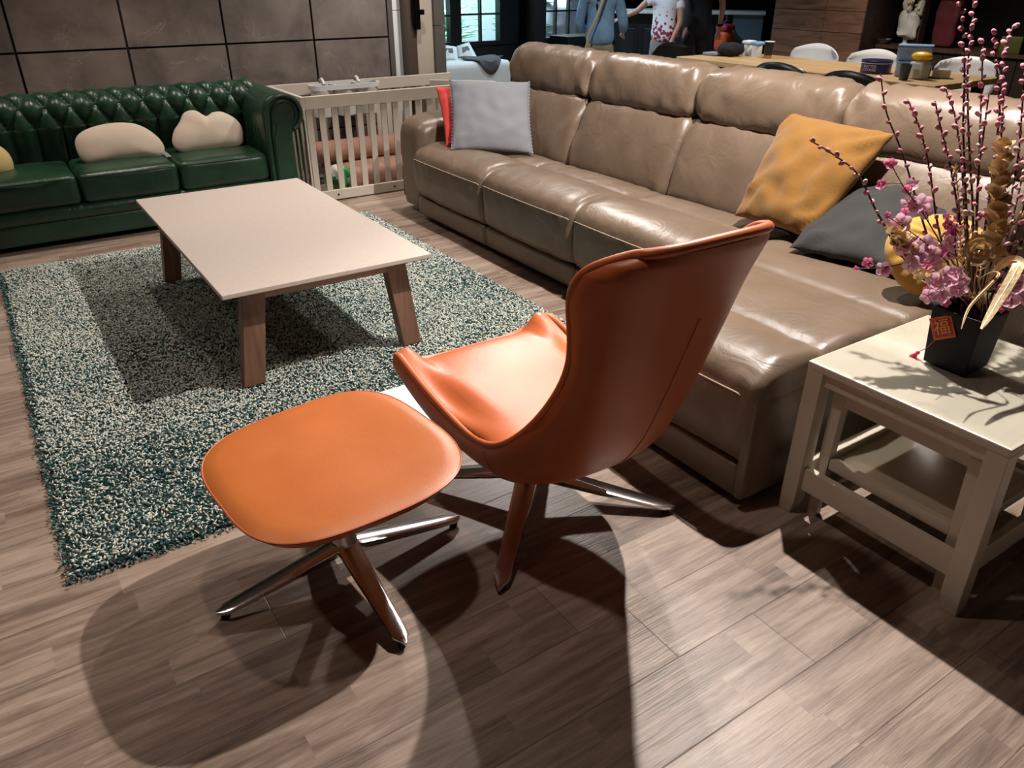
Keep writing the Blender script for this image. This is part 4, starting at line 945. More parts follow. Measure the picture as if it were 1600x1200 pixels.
def petal_mesh(r, mat):
    mb = MB()
    for k in range(5):
        a = 2*PI*k/5; G = []
        for i in range(5):
            t = i/4; rr_ = r*(.12+.88*t); wd = r*.46*math.sin(PI*min(1, t*.8+.12))**.8; row = []
            for j in (-1, -.4, .4, 1):
                al = a+.0; c = Vector((math.cos(al), math.sin(al), 0)); s_ = Vector((-c.y, c.x, 0)); row.append(c*rr_+s_*wd*j+Vector((0, 0, r*(.30*t*t+.12*j*j-.05*(k % 2)))))
            G.append(row)
        mb.grid(G)
    o = obj('p', mb, mat, recalc=False); d = o.data; bpy.data.objects.remove(o); return d
pet = [petal_mesh(.024, MT['petal']), petal_mesh(.018, MT['petal2'])]
stam = obj('p', MB().ell((0, 0, .005), (.003, .003, .005), 6, 4), MT['petal2']); stm = stam.data; bpy.data.objects.remove(stam)
def sprig(px, dd, bo, flowers, label):
    P = branch_path(px, dd, bo); b = thing('blossom_sprig', P[0], label, 'branch', 'pink blossom sprigs in the black vase')
    obj('stem', MB().tube(P, [.0022-.0010*i/len(P) for i in range(len(P))], 6), MT['bark'], b)
    tw = MB(); m = 0
    for fx, fy, kind, df in flowers:
        d_ = D0+dd*.6+df; p = atD(fx, fy, d_)
        j = min(range(len(P)), key=lambda i: (P[i]-p).length); j = max(0, j-2)
        if (P[j]-p).length > .01: obj('twig', MB().tube([P[j], P[j].lerp(p, .5)+Vector((0, 0, .004)), p], .0011, 4), MT['bark'], b)
        look = (CP-p).normalized(); dirv = (look+Vector((random.uniform(-.7, .7), random.uniform(-.7, .7), random.uniform(-.2, .8)))).normalized()
        s = {0: 1.0, 1: .8, 2: .5}[kind]*random.uniform(.85, 1.15)
        o = bpy.data.objects.new('blossom', pet[0 if kind == 0 else 1]); COL.objects.link(o); o.parent = b
        o.matrix_local = Matrix.Translation(p-P[0]) @ dirv.to_track_quat('Z', 'Y').to_matrix().to_4x4() @ Matrix.Rotation(random.uniform(0, 6), 4, 'Z') @ Matrix.Diagonal((s, s, s*(1 if kind < 2 else 1.8), 1))
        c = bpy.data.objects.new('stamens', stm); COL.objects.link(c); c.parent = o
sprig([(1392, 256), (1412, 292), (1440, 330), (1470, 380), (1500, 430)], -.04, (-.01, -.01), [(1393, 257, 1, 0), (1385, 254, 2, 0), (1378, 289, 1, 0), (1425, 291, 0, 0), (1415, 296, 1, .0), (1430, 325, 0, 0), (1446, 330, 0, .01), (1413, 331, 1, -.01), (1420, 318, 0, .01), (1440, 318, 0, .02)], 'blossom sprig reaching up left with open pale pink flowers in front of the charcoal cushion')
sprig([(1337, 421), (1380, 418), (1430, 412), (1480, 440)], -.05, (-.02, -.01), [(1355, 411, 1, 0), (1380, 421, 0, 0), (1337, 421, 2, 0), (1384, 425, 1, 0)], 'low blossom sprig stretching left over the chaise with one white-pink flower')
sprig([(1385, 338), (1405, 350), (1440, 375), (1480, 410), (1505, 450)], -.06, (-.01, -.02), [(1386, 338, 1, 0), (1408, 349, 0, 0), (1400, 345, 1, .01), (1427, 378, 0, 0), (1413, 388, 0, 0), (1433, 400, 0, 0), (1424, 412, 0, -.01), (1447, 382, 0, .01), (1458, 398, 0, 0), (1448, 415, 1, -.01), (1440, 395, 0, .01), (1462, 412, 0, .02)], 'blossom sprig with the dense pale pink cluster in front of the round yellow cushion')
sprig([(1495, 350), (1492, 380), (1498, 420), (1508, 455)], -.04, (.0, -.01), [(1480, 351, 1, 0), (1493, 356, 1, 0), (1486, 364, 1, .01), (1483, 380, 0, 0), (1493, 372, 0, 0), (1474, 394, 1, 0), (1488, 398, 0, .01), (1478, 340, 1, .02), (1497, 342, 1, .01)], 'short upright blossom sprig with deep pink flowers at the middle of the vase')
sprig([(1462, 462), (1480, 445), (1500, 460)], -.10, (-.01, -.025), [(1450, 462, 0, 0), (1466, 450, 0, 0), (1472, 462, 0, -.01), (1484, 440, 0, 0), (1493, 428, 0, 0), (1497, 452, 0, .0), (1447, 455, 1, .01), (1488, 458, 0, .01), (1460, 440, 0, .01), (1475, 430, 0, .01), (1478, 472, 1, 0), (1500, 440, 0, .02)], 'lowest blossom sprig drooping pink flowers over the front rim of the vase')
sprig([(1592, 455), (1575, 450), (1545, 455)], -.10, (.03, -.02), [(1572, 462, 0, 0), (1590, 452, 0, 0), (1598, 440, 0, 0), (1582, 474, 0, 0), (1600, 465, 0, .01), (1562, 484, 2, 0), (1566, 452, 1, 0), (1608, 450, 0, 0)], 'blossom sprig with mauve pink flowers at the right of the vase')

def goldstem(nm, px, dd, bo, label, fill, mat='gold', r=.0014):
    P = branch_path(px, dd, bo); b = thing(nm, P[0], label, 'ornament', 'gold ornaments in the black vase')
    obj('stem', MB().tube(P, r, 5), MT['goldp'], b); fill(b, P); return b
def discs(b, P):
    mb = MB(); n = len(P); random.seed(5)
    for k in range(34):
        t = .45+.55*k/33; i = min(n-2, int(t*(n-1))); p = P[i].lerp(P[i+1], t*(n-1)-i); a = k*2.4; rd = .024*(1.15-.6*max(0, t-.5))
        d = Vector((math.cos(a), math.sin(a), .5)); c = p+d*.013; x = d.normalized().cross(Vector((0, 0, 1))).normalized(); y = Vector((0, 0, 1))*.5+d*.5
        G = [[c+(x*math.cos(q/9*2*PI)*1+y*math.sin(q/9*2*PI))*rd*rr_+d*(.006*rr_*rr_)*math.sin(q*1.3) for q in range(10)] for rr_ in (.001, .5, 1)]
        mb.grid(G)
    obj('gold_leaf', mb, MT['gold'], b, recalc=False)
goldstem('gold_leaf_spray', [(1566, 225), (1560, 280), (1556, 340), (1545, 420)], -.05, (.015, -.01), 'tall spray of round curled gold leaves right of the willow stems', discs)
goldstem('gold_leaf_spray', [(1395, 362), (1410, 385), (1432, 425), (1480, 450)], -.03, (-.02, -.01), 'small spray of dull gold scales left of the blossom cluster', lambda b, P: discs(b, [p for p in P]))
def ear(b, P):
    mb = MB(); n = len(P)
    for k in range(60):
        t = .35+.65*k/59; i = min(n-2, int(t*(n-1))); p = P[i].lerp(P[i+1], t*(n-1)-i); tt = (P[i+1]-P[i]).normalized(); a = k*2.4; x = tt.orthogonal().normalized(); y = tt.cross(x)
        d = (tt*.8+(x*math.cos(a)+y*math.sin(a))*.7).normalized(); mb.tube([p, p+d*.007, p+d*.014], [.001, .0022, .0004], 4)
    obj('ear', mb, MT['goldp'], b)
goldstem('gold_wheat_ear', [(1492, 262), (1498, 310), (1503, 370), (1510, 440)], -.03, (.0, -.01), 'upright pale gold wheat ear in front of the tall willow stems', ear)
goldstem('gold_wheat_ear', [(1600, 335), (1580, 352), (1555, 375), (1530, 430)], -.06, (.01, -.02), 'pale gold wheat ear bending right beside the gold rose', ear)
goldstem('gold_wheat_ear', [(1500, 360), (1502, 400), (1508, 450)], -.08, (.0, -.02), 'short pale gold wheat ear just above the vase rim', ear)
def rose(b, P):
    mb = MB(); c = P[-1]; look = (CP-c).normalized(); x = look.cross(Vector((0, 0, 1))).normalized(); y = look.cross(x)
    for k in range(16):
        a = k*2.4; rd = .006+.0022*k; 
        G = []
        for i in range(4):
            t = i/3; G.append([c+look*(.014-.0009*k-.004*t+.01*t*math.cos(j*.5))+ (x*math.cos(a+j*.42)+y*math.sin(a+j*.42))*rd*(.5+.6*t) for j in (-2, -1, 0, 1, 2)])
        mb.grid(G)
    obj('petals', mb, MT['gold'], b, recalc=False)
goldstem('gold_rose', [(1530, 392), (1528, 415), (1522, 450)], -.10, (.0, -.02), 'gold foil rose above the centre of the vase', rose)
def feather(b, P):
    mb = MB(); n = len(P); L_ = []
    q = P[n//3:]; m = len(q)
    for i, p in enumerate(q):
        t = i/(m-1); wd = .014*math.sin(PI*min(.97, max(.03, t)))**.6; tt = (q[min(i+1, m-1)]-q[max(0, i-1)]).normalized(); s_ = tt.cross((CP-p).normalized()).normalized()
        L_.append([p-s_*wd, p-s_*wd*.4+Vector((0, -.001, 0)), p, p+s_*wd*.4, p+s_*wd])
    mb.grid(L_); obj('blade', mb, MT['gold'], b, recalc=False)
goldstem('gold_leaf', [(1533, 514), (1555, 478), (1592, 412), (1570, 410), (1545, 440)], -.20, (.02, -.03), 'broad gold leaf hanging over the right front of the vase', feather)
def feather2(b, P):
    mb = MB(); m = len(P); G = []
    q = P[m//2:]
    for i, p in enumerate(q):
        wd = .004*math.sin(PI*(.05+.9*i/(len(q)-1))); tt = (q[min(i+1, len(q)-1)]-q[max(0, i-1)]).normalized(); s_ = tt.cross((CP-p).normalized()).normalized(); G.append([p-s_*wd, p, p+s_*wd])
    mb.grid(G); obj('blade', mb, MT['goldp'], b, recalc=False)
goldstem('gold_leaf', [(1502, 514), (1516, 478), (1560, 430), (1550, 425), (1530, 440)], -.19, (.01, -.03), 'narrow pale gold leaf trailing down the vase front', feather2)

# ------------------------------------------------------------------ dining area
TX0, TX1, TY0, TY1, TT_ = 6.0, 6.95, 3.33, 6.05, .75
dt = thing('dining_table', (6.47, 4.7, 0), 'long dining table with a pale wooden plank top behind the taupe sofa', 'table')
obj('tabletop', MB().box(TX0, TX1, TY0, TY1, TT_-.045, TT_), MT['tablewood'], dt, smooth=False, bevel=.005)
for x in (6.1, 6.85):
    for y in (3.45, 5.93): obj('leg', MB().box(x-.035, x+.035, y-.035, y+.035, 0, TT_-.045), MT['blackm'], dt, smooth=False)
def shell_chair(mat, label, group, loc, rz, hgt=.84, ws=1.22):
    c = thing('shell_chair', (0, 0, 0), label, 'chair', group); G = []
    for i in range(15):
        t = i/14; row = []
        for j in range(13):
            u = -1+2*j/12
            if t < .5: y = .22-.42*(t/.5); z = .45+.01*(1-t)-.02*math.sin(PI*t*2); w_ = .225
            else: q = (t-.5)/.5; y = -.20-.09*q-.02*math.sin(q*PI); z = .45+(hgt-.45)*q*(1-.13*u*u*q); w_ = .225+.03*math.sin(q*PI*.6)
            if t > .85: w_ *= 1-.2*((t-.85)/.15)**2
            dz = .055*u*u*(1-abs(t-.5)*1.0); fy = .07*u*u*max(0, (t-.45)*1.8)
            row.append((u*w_*(1 if t < .5 else 1+(ws-1)*(t-.5)*2), y+fy, z+(dz if t < .5 else 0)))
        G.append(row)
    sh = obj('seat_shell', MB().grid(G), MT[mat], c, recalc=False); so = sh.modifiers.new('solid', 'SOLIDIFY'); so.thickness = .012
    for sx in (-1, 1):
        for sy in (-1, 1): obj('leg', MB().tube([(sx*.13, sy*.12-.02, .455), (sx*.21, sy*.20-.02, 0)], [.014, .011], 8), MT['tablewood' if mat == 'whitep' else 'blackm'], c)
    c.location = loc; c.rotation_euler.z = rz; return c
for k, (px, py, X_, mat, rz, lab, g, h) in enumerate([
    (1278, 72, 7.30, 'whitep', R(90), 'white plastic shell chair at the far side of the dining table, nearest the walnut cabinet', 'white chairs at the dining table', .86),
    (1372, 80, 7.22, 'whitep', R(90), 'white plastic shell chair in the middle of the far side of the dining table', 'white chairs at the dining table', .86),
    (1518, 92, 7.25, 'whitep', R(90), 'white plastic shell chair nearest the right end of the dining table', 'white chairs at the dining table', .86),
    (1218, 92, 5.80, 'blackp', R(-90), 'black shell chair at the near side of the dining table, left one behind the sofa', 'black chairs at the dining table', .825),
    (1330, 112, 5.74, 'blackp', R(-90), 'black shell chair at the near side of the dining table, right one behind the sofa', 'black chairs at the dining table', .825)]):
    p = atX(px, py, X_); yy = p.y
    shell_chair(mat, lab, g, (X_-(.26 if rz > 0 else -.26), yy, 0), rz, h)
shell_chair('blackp', 'black shell chair pulled up to the left end of the dining table', 'black chairs at the dining table', (6.42, 6.33, 0), R(0), .83).rotation_euler.z = R(180)

def T(px, py): p = atZ(px, py, TT_); return Vector((min(max(p.x, TX0+.08), TX1-.08), p.y, TT_))
# navy biscuit tin
p = T(1383, 114); p = Vector((6.40, 4.10, TT_)); tin = obj('biscuit_tin', MB().lathe([(0, 0), (.117, 0), (.12, .003), (.12, .075), (.123, .076), (.123, .098), (.119, .102), (0, .103)], p, 36), MT['navy'], base=p)
tag(tin, 'round navy blue biscuit tin with pale lettering on the dining table', 'tin')
look = (Vector((CP.x, CP.y, 0))-Vector((p.x, p.y, 0))).normalized(); la = math.atan2(look.y, look.x)
def wraptext(body, size, zc_, a0, mat, nm):
    me = text_mesh(body, size, .0004); me.materials.append(mat)
    for v in me.vertices:
        a = la+a0+v.co.x/.121; r_ = .1212+v.co.z; v.co = Vector((r_*math.cos(a), r_*math.sin(a), zc_+v.co.y))
    o = bpy.data.objects.new(nm, me); COL.objects.link(o); o.parent = tin
wraptext('BUTTER', .030, .056, -.42, MT['print_'], 'lettering'); wraptext('COOKIES', .026, .030, -.42, MT['print_'], 'lettering')
obj('lid_band', MB().lathe([(.1235, .078), (.1242, .079), (.1242, .082), (.1235, .083)], p, 36), MT['print_'], tin)
def tub(p, sx, sy, h, rz, lidm, fillm, label, fill=.6, lid=True):
    M = Matrix.Rotation(rz, 4, 'Z'); t = thing('food_container', p, label, 'container')
    def W(mb): mb.v = [tuple(M @ Vector(v)+p) for v in mb.v]; return mb
    b = W(rbox(-sx/2, sx/2, -sy/2, sy/2, 0, h, .012, 6)); obj('box', b, MT['frostb' if lid else 'frost'], t)
    obj('contents', W(rbox(-sx/2+.008, sx/2-.008, -sy/2+.008, sy/2-.008, .004, h*fill, .012, 8, nz=.004, ns=30)), MT[fillm], t)
    if lid: obj('lid', W(rbox(-sx/2-.004, sx/2+.004, -sy/2-.004, sy/2+.004, h, h+.012, .005, 6)), MT[lidm], t)
    return t
rzc = R(-30)
pa = Vector((6.42, 3.78, TT_)); tub(pa, .26, .18, .105, R(-62), 'bluelid', 'food', 'milky food box with a blue lid, lower of the stacked two on the table', .6)
pb = Vector((6.44, 3.81, TT_+.118)); tub(pb, .25, .17, .105, R(-62), 'bluelid', 'foodg', 'milky food box with a blue lid stacked on top of another box', .5)
pc = Vector((6.50, 3.585, TT_)); tub(pc, .13, .12, .07, R(-60), 'bluelid', 'food', 'small open clear box of brown snacks beside the dark green cup', .6, lid=False)
tag(obj('mango', MB().ell((6.30, 3.66, TT_+.165), (.05, .085, .035), 16, 10), MT['mango'], base=(6.30, 3.66, TT_+.12)), 'bright yellow mango lying beside the upper blue-lidded box', 'fruit')
tag(obj('snack_packet', rbox(6.24, 6.36, 3.60, 3.72, TT_, TT_+.13, .02, 6), MT['frost'], base=(6.3, 3.66, TT_)), 'milky clear packet standing on the dining table under the yellow mango', 'packet')
p = Vector((6.14, 3.68, TT_)); tag(obj('cup', MB().lathe([(0, 0), (.030, 0), (.033, .002), (.043, .115), (.040, .115), (.030, .006), (0, .006)], p, 24), MT['dkgreen'], base=p), 'dark green tapered cup at the near edge of the dining table', 'cup')
p = T(1187, 85); p = Vector((6.62, 5.42, TT_)); cp = thing('tumbler', p, 'dark tumbler with a pale rim and wooden base on the left of the dining table', 'cup')
obj('body', MB().lathe([(0, .03), (.038, .03), (.042, .05), (.046, .15), (.042, .15), (.036, .04), (0, .04)], p, 24), MT['blackp'], cp)
obj('base', MB().lathe([(0, 0), (.036, 0), (.038, .03), (0, .03)], p, 24), MT['cork'], cp); obj('rim', MB().lathe([(.040, .148), (.047, .148), (.047, .155), (.040, .155)], p, 24), MT['paper'], cp)
for k, (x, y, m2) in enumerate([(6.66, 5.60, 'paperblue'), (6.70, 5.74, 'paper')]):
    p = Vector((x, y, TT_)); jr = thing('glass_jar', p, ['white jar with a crumpled blue cover beside the dark tumbler', 'white jar with a pale cover, left of the blue-covered jar'][k], 'jar')
    obj('body', MB().lathe([(0, 0), (.048, 0), (.05, .004), (.05, .10), (.045, .105), (0, .106)], p, 20), MT['paper'], jr); obj('cover', rbox(x-.055, x+.055, y-.055, y+.055, TT_+.106, TT_+.14, .015, 8, nz=.006, ns=30), MT[m2], jr)
p = Vector((6.5, 5.80, TT_)); capo = thing('cap', p, 'crumpled black and grey cap lying on the left end of the dining table', 'cap')
obj('crown', rbox(6.38, 6.60, 5.68, 5.90, TT_, TT_+.12, .06, 12, nz=.015, ns=14), MT['blackc'], capo); obj('brim', rbox(6.33, 6.50, 5.84, 6.02, TT_, TT_+.03, .014, 8, nz=.008, ns=14), MT['grayc'], capo)

# walnut cabinet, niche with sideboard and ornaments
cb = thing('walnut_cabinet', (8.3, 5.92, 0), 'tall walnut-fronted cabinet with horizontal grain beyond the dining table', 'cabinet')
CY0, CY1 = atX(1350, 30, 8.0).y, atX(1208, 30, 8.0).y
obj('body', MB().box(8.02, 8.6, CY0, CY1, 0, 2.6), MT['wooddk2'], cb, smooth=False)
ZZ = [.06, .62, .92, 1.13, 1.34, 1.8, 2.2, 2.58]
for k in range(len(ZZ)-1):
    for a, b in ((CY0, (CY0+CY1)/2-.1), ((CY0+CY1)/2-.1, CY1)): obj('door', MB().box(8.0, 8.02, a+.003, b-.003, ZZ[k]+.003, ZZ[k+1]-.003), MT['wooddk'], cb, smooth=False, bevel=.001)
sb = thing('sideboard', (8.55, 3.9, 0), 'long low dark wood sideboard in the niche behind the white chairs', 'sideboard')
obj('top', MB().box(8.28, 8.95, 2.4, CY0-.01, .78, .81), MT['wick'], sb, smooth=False); obj('body', MB().box(8.32, 8.95, 2.42, CY0-.03, .06, .78), MT['wooddk2'], sb, smooth=False)
for k in range(4):
    a = 2.44+k*(CY0-.05-2.44)/4; obj('door', MB().box(8.305, 8.32, a+.005, a+(CY0-.05-2.44)/4-.005, .08, .76), MT['wooddk2'], sb, smooth=False)
y = atX(1436, 40, 8.5).y; struct('trim_4', MB().box(8.45, 8.55, y-.05, y+.05, .81, 2.8), MT['wick'], smooth=False)
y = atX(1372, 20, 8.8).y; struct('trim_5', MB().box(8.8, 8.98, y-.12, y+.12, .81, 2.8), MT['wick'], smooth=False)
sp = atX(1411, 78, 8.42); sp.z = .81; stt = thing('figurine', sp, 'white porcelain bird figure with gold flecks on the dark sideboard', 'figurine')
obj('body', rbox(sp.x-.07, sp.x+.07, sp.y-.10, sp.y+.10, .87, 1.14, .06, 14, nz=.04, ns=11), MT['statue'], stt)
obj('pedestal', MB().lathe([(0, 0), (.055, 0), (.02, .03), (.03, .08), (0, .09)], sp, 16), MT['statue'], stt)
obj('wing', rbox(sp.x-.03, sp.x+.03, sp.y-.01, sp.y+.10, 1.10, 1.36, .03, 10, nz=.03, ns=12), MT['statue'], stt)
obj('wing', rbox(sp.x-.03, sp.x+.03, sp.y-.12, sp.y-.04, 1.08, 1.24, .03, 10, nz=.03, ns=12), MT['statue'], stt)
mb = MB()
for k in range(9): mb.ell((sp.x-.05+random.uniform(-.02, .02), sp.y+random.uniform(-.10, .03), 1.14+random.uniform(0, .1)), .014, 6, 4)
obj('gold_flecks', mb, MT['gold'], stt)
q = atX(1378, 70, 8.4); tag(obj('bowl', MB().lathe([(0, 0), (.03, 0), (.085, .05), (.08, .05), (.028, .006), (0, .006)], (q.x, q.y, .81), 20), MT['bowl'], base=(q.x, q.y, .81)), 'small grey bowl on the sideboard left of the white figurine', 'bowl')
q = atX(1473, 60, 8.5); tag(obj('red_drape', rbox(q.x-.05, q.x+.05, q.y-.13, q.y+.11, .815, 1.25, .04, 14, nz=.02, ns=12), MT['maroon'], base=(q.x, q.y, .81)), 'dark red draped object on the sideboard right of the white figurine', 'drape')
q = atX(1582, 75, 8.4); tag(obj('gold_box', rbox(q.x-.06, q.x+.06, q.y-.10, q.y+.10, .81, .96, .01, 6), pm('dull_gold_box', '#55531f', .5), base=(q.x, q.y, .81)), 'dull yellow box on the sideboard behind the willow tips', 'box')

# kitchen island
IA, IB = atZ(955, 15, 1.03), atZ(1197, 18, 1.03); IA.z = IB.z = 0; id_ = (IB-IA).normalized(); inr = Vector((-id_.y, id_.x, 0))
if inr.dot(Vector((1, 1, 0))) < 0: inr = -inr
IB2 = IB
isl = thing('kitchen_island', (IA+IB)/2, 'kitchen island with a white stone worktop and dark panelled front', 'counter')
def ibox(t0, t1, n0, n1, z0, z1):
    a, b = IA+id_*t0, IA+id_*t1; lo = [a+inr*n0, b+inr*n0, b+inr*n1, a+inr*n1]; return MB().hull8([p+Vector((0, 0, z0)) for p in lo], [p+Vector((0, 0, z1)) for p in lo])
IL = (IB-IA).length
obj('worktop', ibox(0, IL, 0, .38, .985, 1.03), MT['counter'], isl, smooth=False, bevel=.004)
obj('body', ibox(.05, IL-.42, .12, .36, 0, .985), MT['dark'], isl, smooth=False)
for k in range(4):
    t0 = .08+k*.35; pn = obj('door_panel', ibox(t0, t0+.31, .10, .12, .08, .84), MT['darktrim'], isl, smooth=False)
    obj('moulding', ibox(t0+.05, t0+.26, .094, .10, .13, .79), pm('charcoal_blue_panel', '#161c22', .4), pn, smooth=False, bevel=.004)
obj('end_panel', ibox(IL-.42, IL-.02, .05, .36, 0, .985), MT['blue'], isl, smooth=False)
obj('end_panel', ibox(IL-.40, IL-.385, .042, .05, .02, .94), MT['blue'], isl, smooth=False)
for k, t in enumerate((.28, .5)):
    q = IA+id_*t+inr*.16; tag(obj('paper', MB().box(q.x-.10, q.x+.10, q.y-.07, q.y+.07, 1.031+.006*k, 1.036+.006*k), MT['paper'], base=(q.x, q.y, 1.03), smooth=False), ['cream paper lying on the white worktop behind the denim shirt', 'white paper lying on the worktop between the two women'][k], 'paper')
q = IA+id_*(IL-.50)+inr*(-.12); og_ = thing('backpack', (q.x, q.y, 0), 'orange rounded bag with a red and blue top hanging against the kitchen island', 'bag')
obj('pouch', rbox(q.x-.13, q.x+.10, q.y-.13, q.y+.10, .52, .80, .08, 12), MT['orangep'], og_); obj('top_flap', rbox(q.x-.12, q.x+.09, q.y-.12, q.y+.09, .79, .88, .045, 10), MT['redp'], og_); obj('handle', MB().tube([(q.x-.07, q.y-.02, .87), (q.x-.04, q.y-.02, .91), (q.x+.02, q.y-.02, .91), (q.x+.05, q.y-.02, .87)], .012, 8), MT['bluep'], og_)
obj('hanging_strap', MB().tube([(q.x-.01, q.y-.02, .90), (q.x+.09, q.y+.09, .98)], .008, 6), MT['bluep'], og_)

# pale sofa in the far room
fz = thing('fabric_sofa', (4.2, 8.25, 0), 'off-white fabric sofa in the far room by the garden windows', 'sofa')
obj('armrest', rbox(3.75, 5.26, 7.90, 8.25, .06, .62, .07, 14), MT['whitefab'], fz); obj('seat', rbox(3.75, 5.2, 8.25, 9.2, .1, .43, .06, 10), MT['whitefab'], fz); obj('backrest', rbox(3.5, 3.75, 7.9, 9.3, .1, .85, .08, 10), MT['whitefab'], fz)
for x in (3.8, 5.15): obj('foot', MB().box(x-.03, x+.03, 7.98, 8.04, 0, .07), MT['blackp'], fz)
def fp_(name, px, d, th, label, seed):
    TLp, TRp, BRp, BLp = px; c = [atD(*TLp, d+.08), atD(*TRp, d+.08), atD(*BRp, d), atD(*BLp, d)]
    o = tag(obj(name, pillow(c, th, 18, seed=seed), MT['whitefab'], base=(c[2]+c[3])/2, auto=80), label, 'cushion'); a, b, cc, dd_ = c
    def pt(u, v): return (a*(1-u)+b*u)*(1-v)+(dd_*(1-u)+cc*u)*v
    nr_ = (b-a).cross(dd_-a).normalized(); nr_ = -nr_ if nr_.dot(CP-a) < 0 else nr_
    obj('patch', MB().prism([pt(.35, .36)+nr_*(th*.5+.004), pt(.75, .34)+nr_*(th*.5+.004), pt(.75, .56)+nr_*(th*.5+.004), pt(.35, .6)+nr_*(th*.5+.004)], -nr_*.012), MT['patch'], o, smooth=False)
dS = depth((5.0, 8.3, .5))
fp_('scatter_cushion', ((713, 73), (733, 66), (750, 97), (716, 99)), dS, .12, 'off-white cushion with a dark patch, right one on the far pale sofa', 3)
fp_('scatter_cushion', ((684, 70), (714, 74), (718, 99), (686, 99)), dS-.12, .12, 'off-white cushion with a dark patch, left one on the far pale sofa', 4)
G = []
for i in range(13):
    u = i/12; row = []
    for j in range(11):
        v = j/10; x = 4.72+.50*u; yv = 8.22-.38*v*(.45+.55*math.sin(PI*min(1, u*1.05+.02))); z = .635
        if yv < 7.94: z = .635-(7.94-yv)*1.6; yv = 7.90-.006
        row.append((x, yv, z+.006*math.sin(9*u+5*v)))
    G.append(row)
tt_ = obj('throw_blanket', MB().grid(G), MT['throwm'], base=(5.0, 8.1, .63), recalc=False); so = tt_.modifiers.new('solid', 'SOLIDIFY'); so.thickness = .012; so.offset = 1
tag(tt_, 'dark grey knitted throw draped over the arm of the far pale sofa', 'blanket')
q = atY(872, 24, 11.0); tag(obj('covered_pot', rbox(q.x-.32, q.x+.26, 10.9, 11.4, .55, q.z+.25, .16, 14, nz=.03, ns=5).lathe([(0, .3), (.2, .3), (.24, .58), (0, .6)], (q.x, 11.15, 0), 20), MT['lilac'], base=(q.x, 11.1, .3)), 'pale lilac rounded cover outside the right-hand kitchen window', 'cover')
tag(obj('storage_chest', MB().box(wx(846), wx(906)+.2, 9.35, 9.8, 0, .70), MT['dark'], base=(wx(870), 9.5, 0), smooth=False, bevel=.01), 'black chest under the right-hand kitchen window', 'chest')

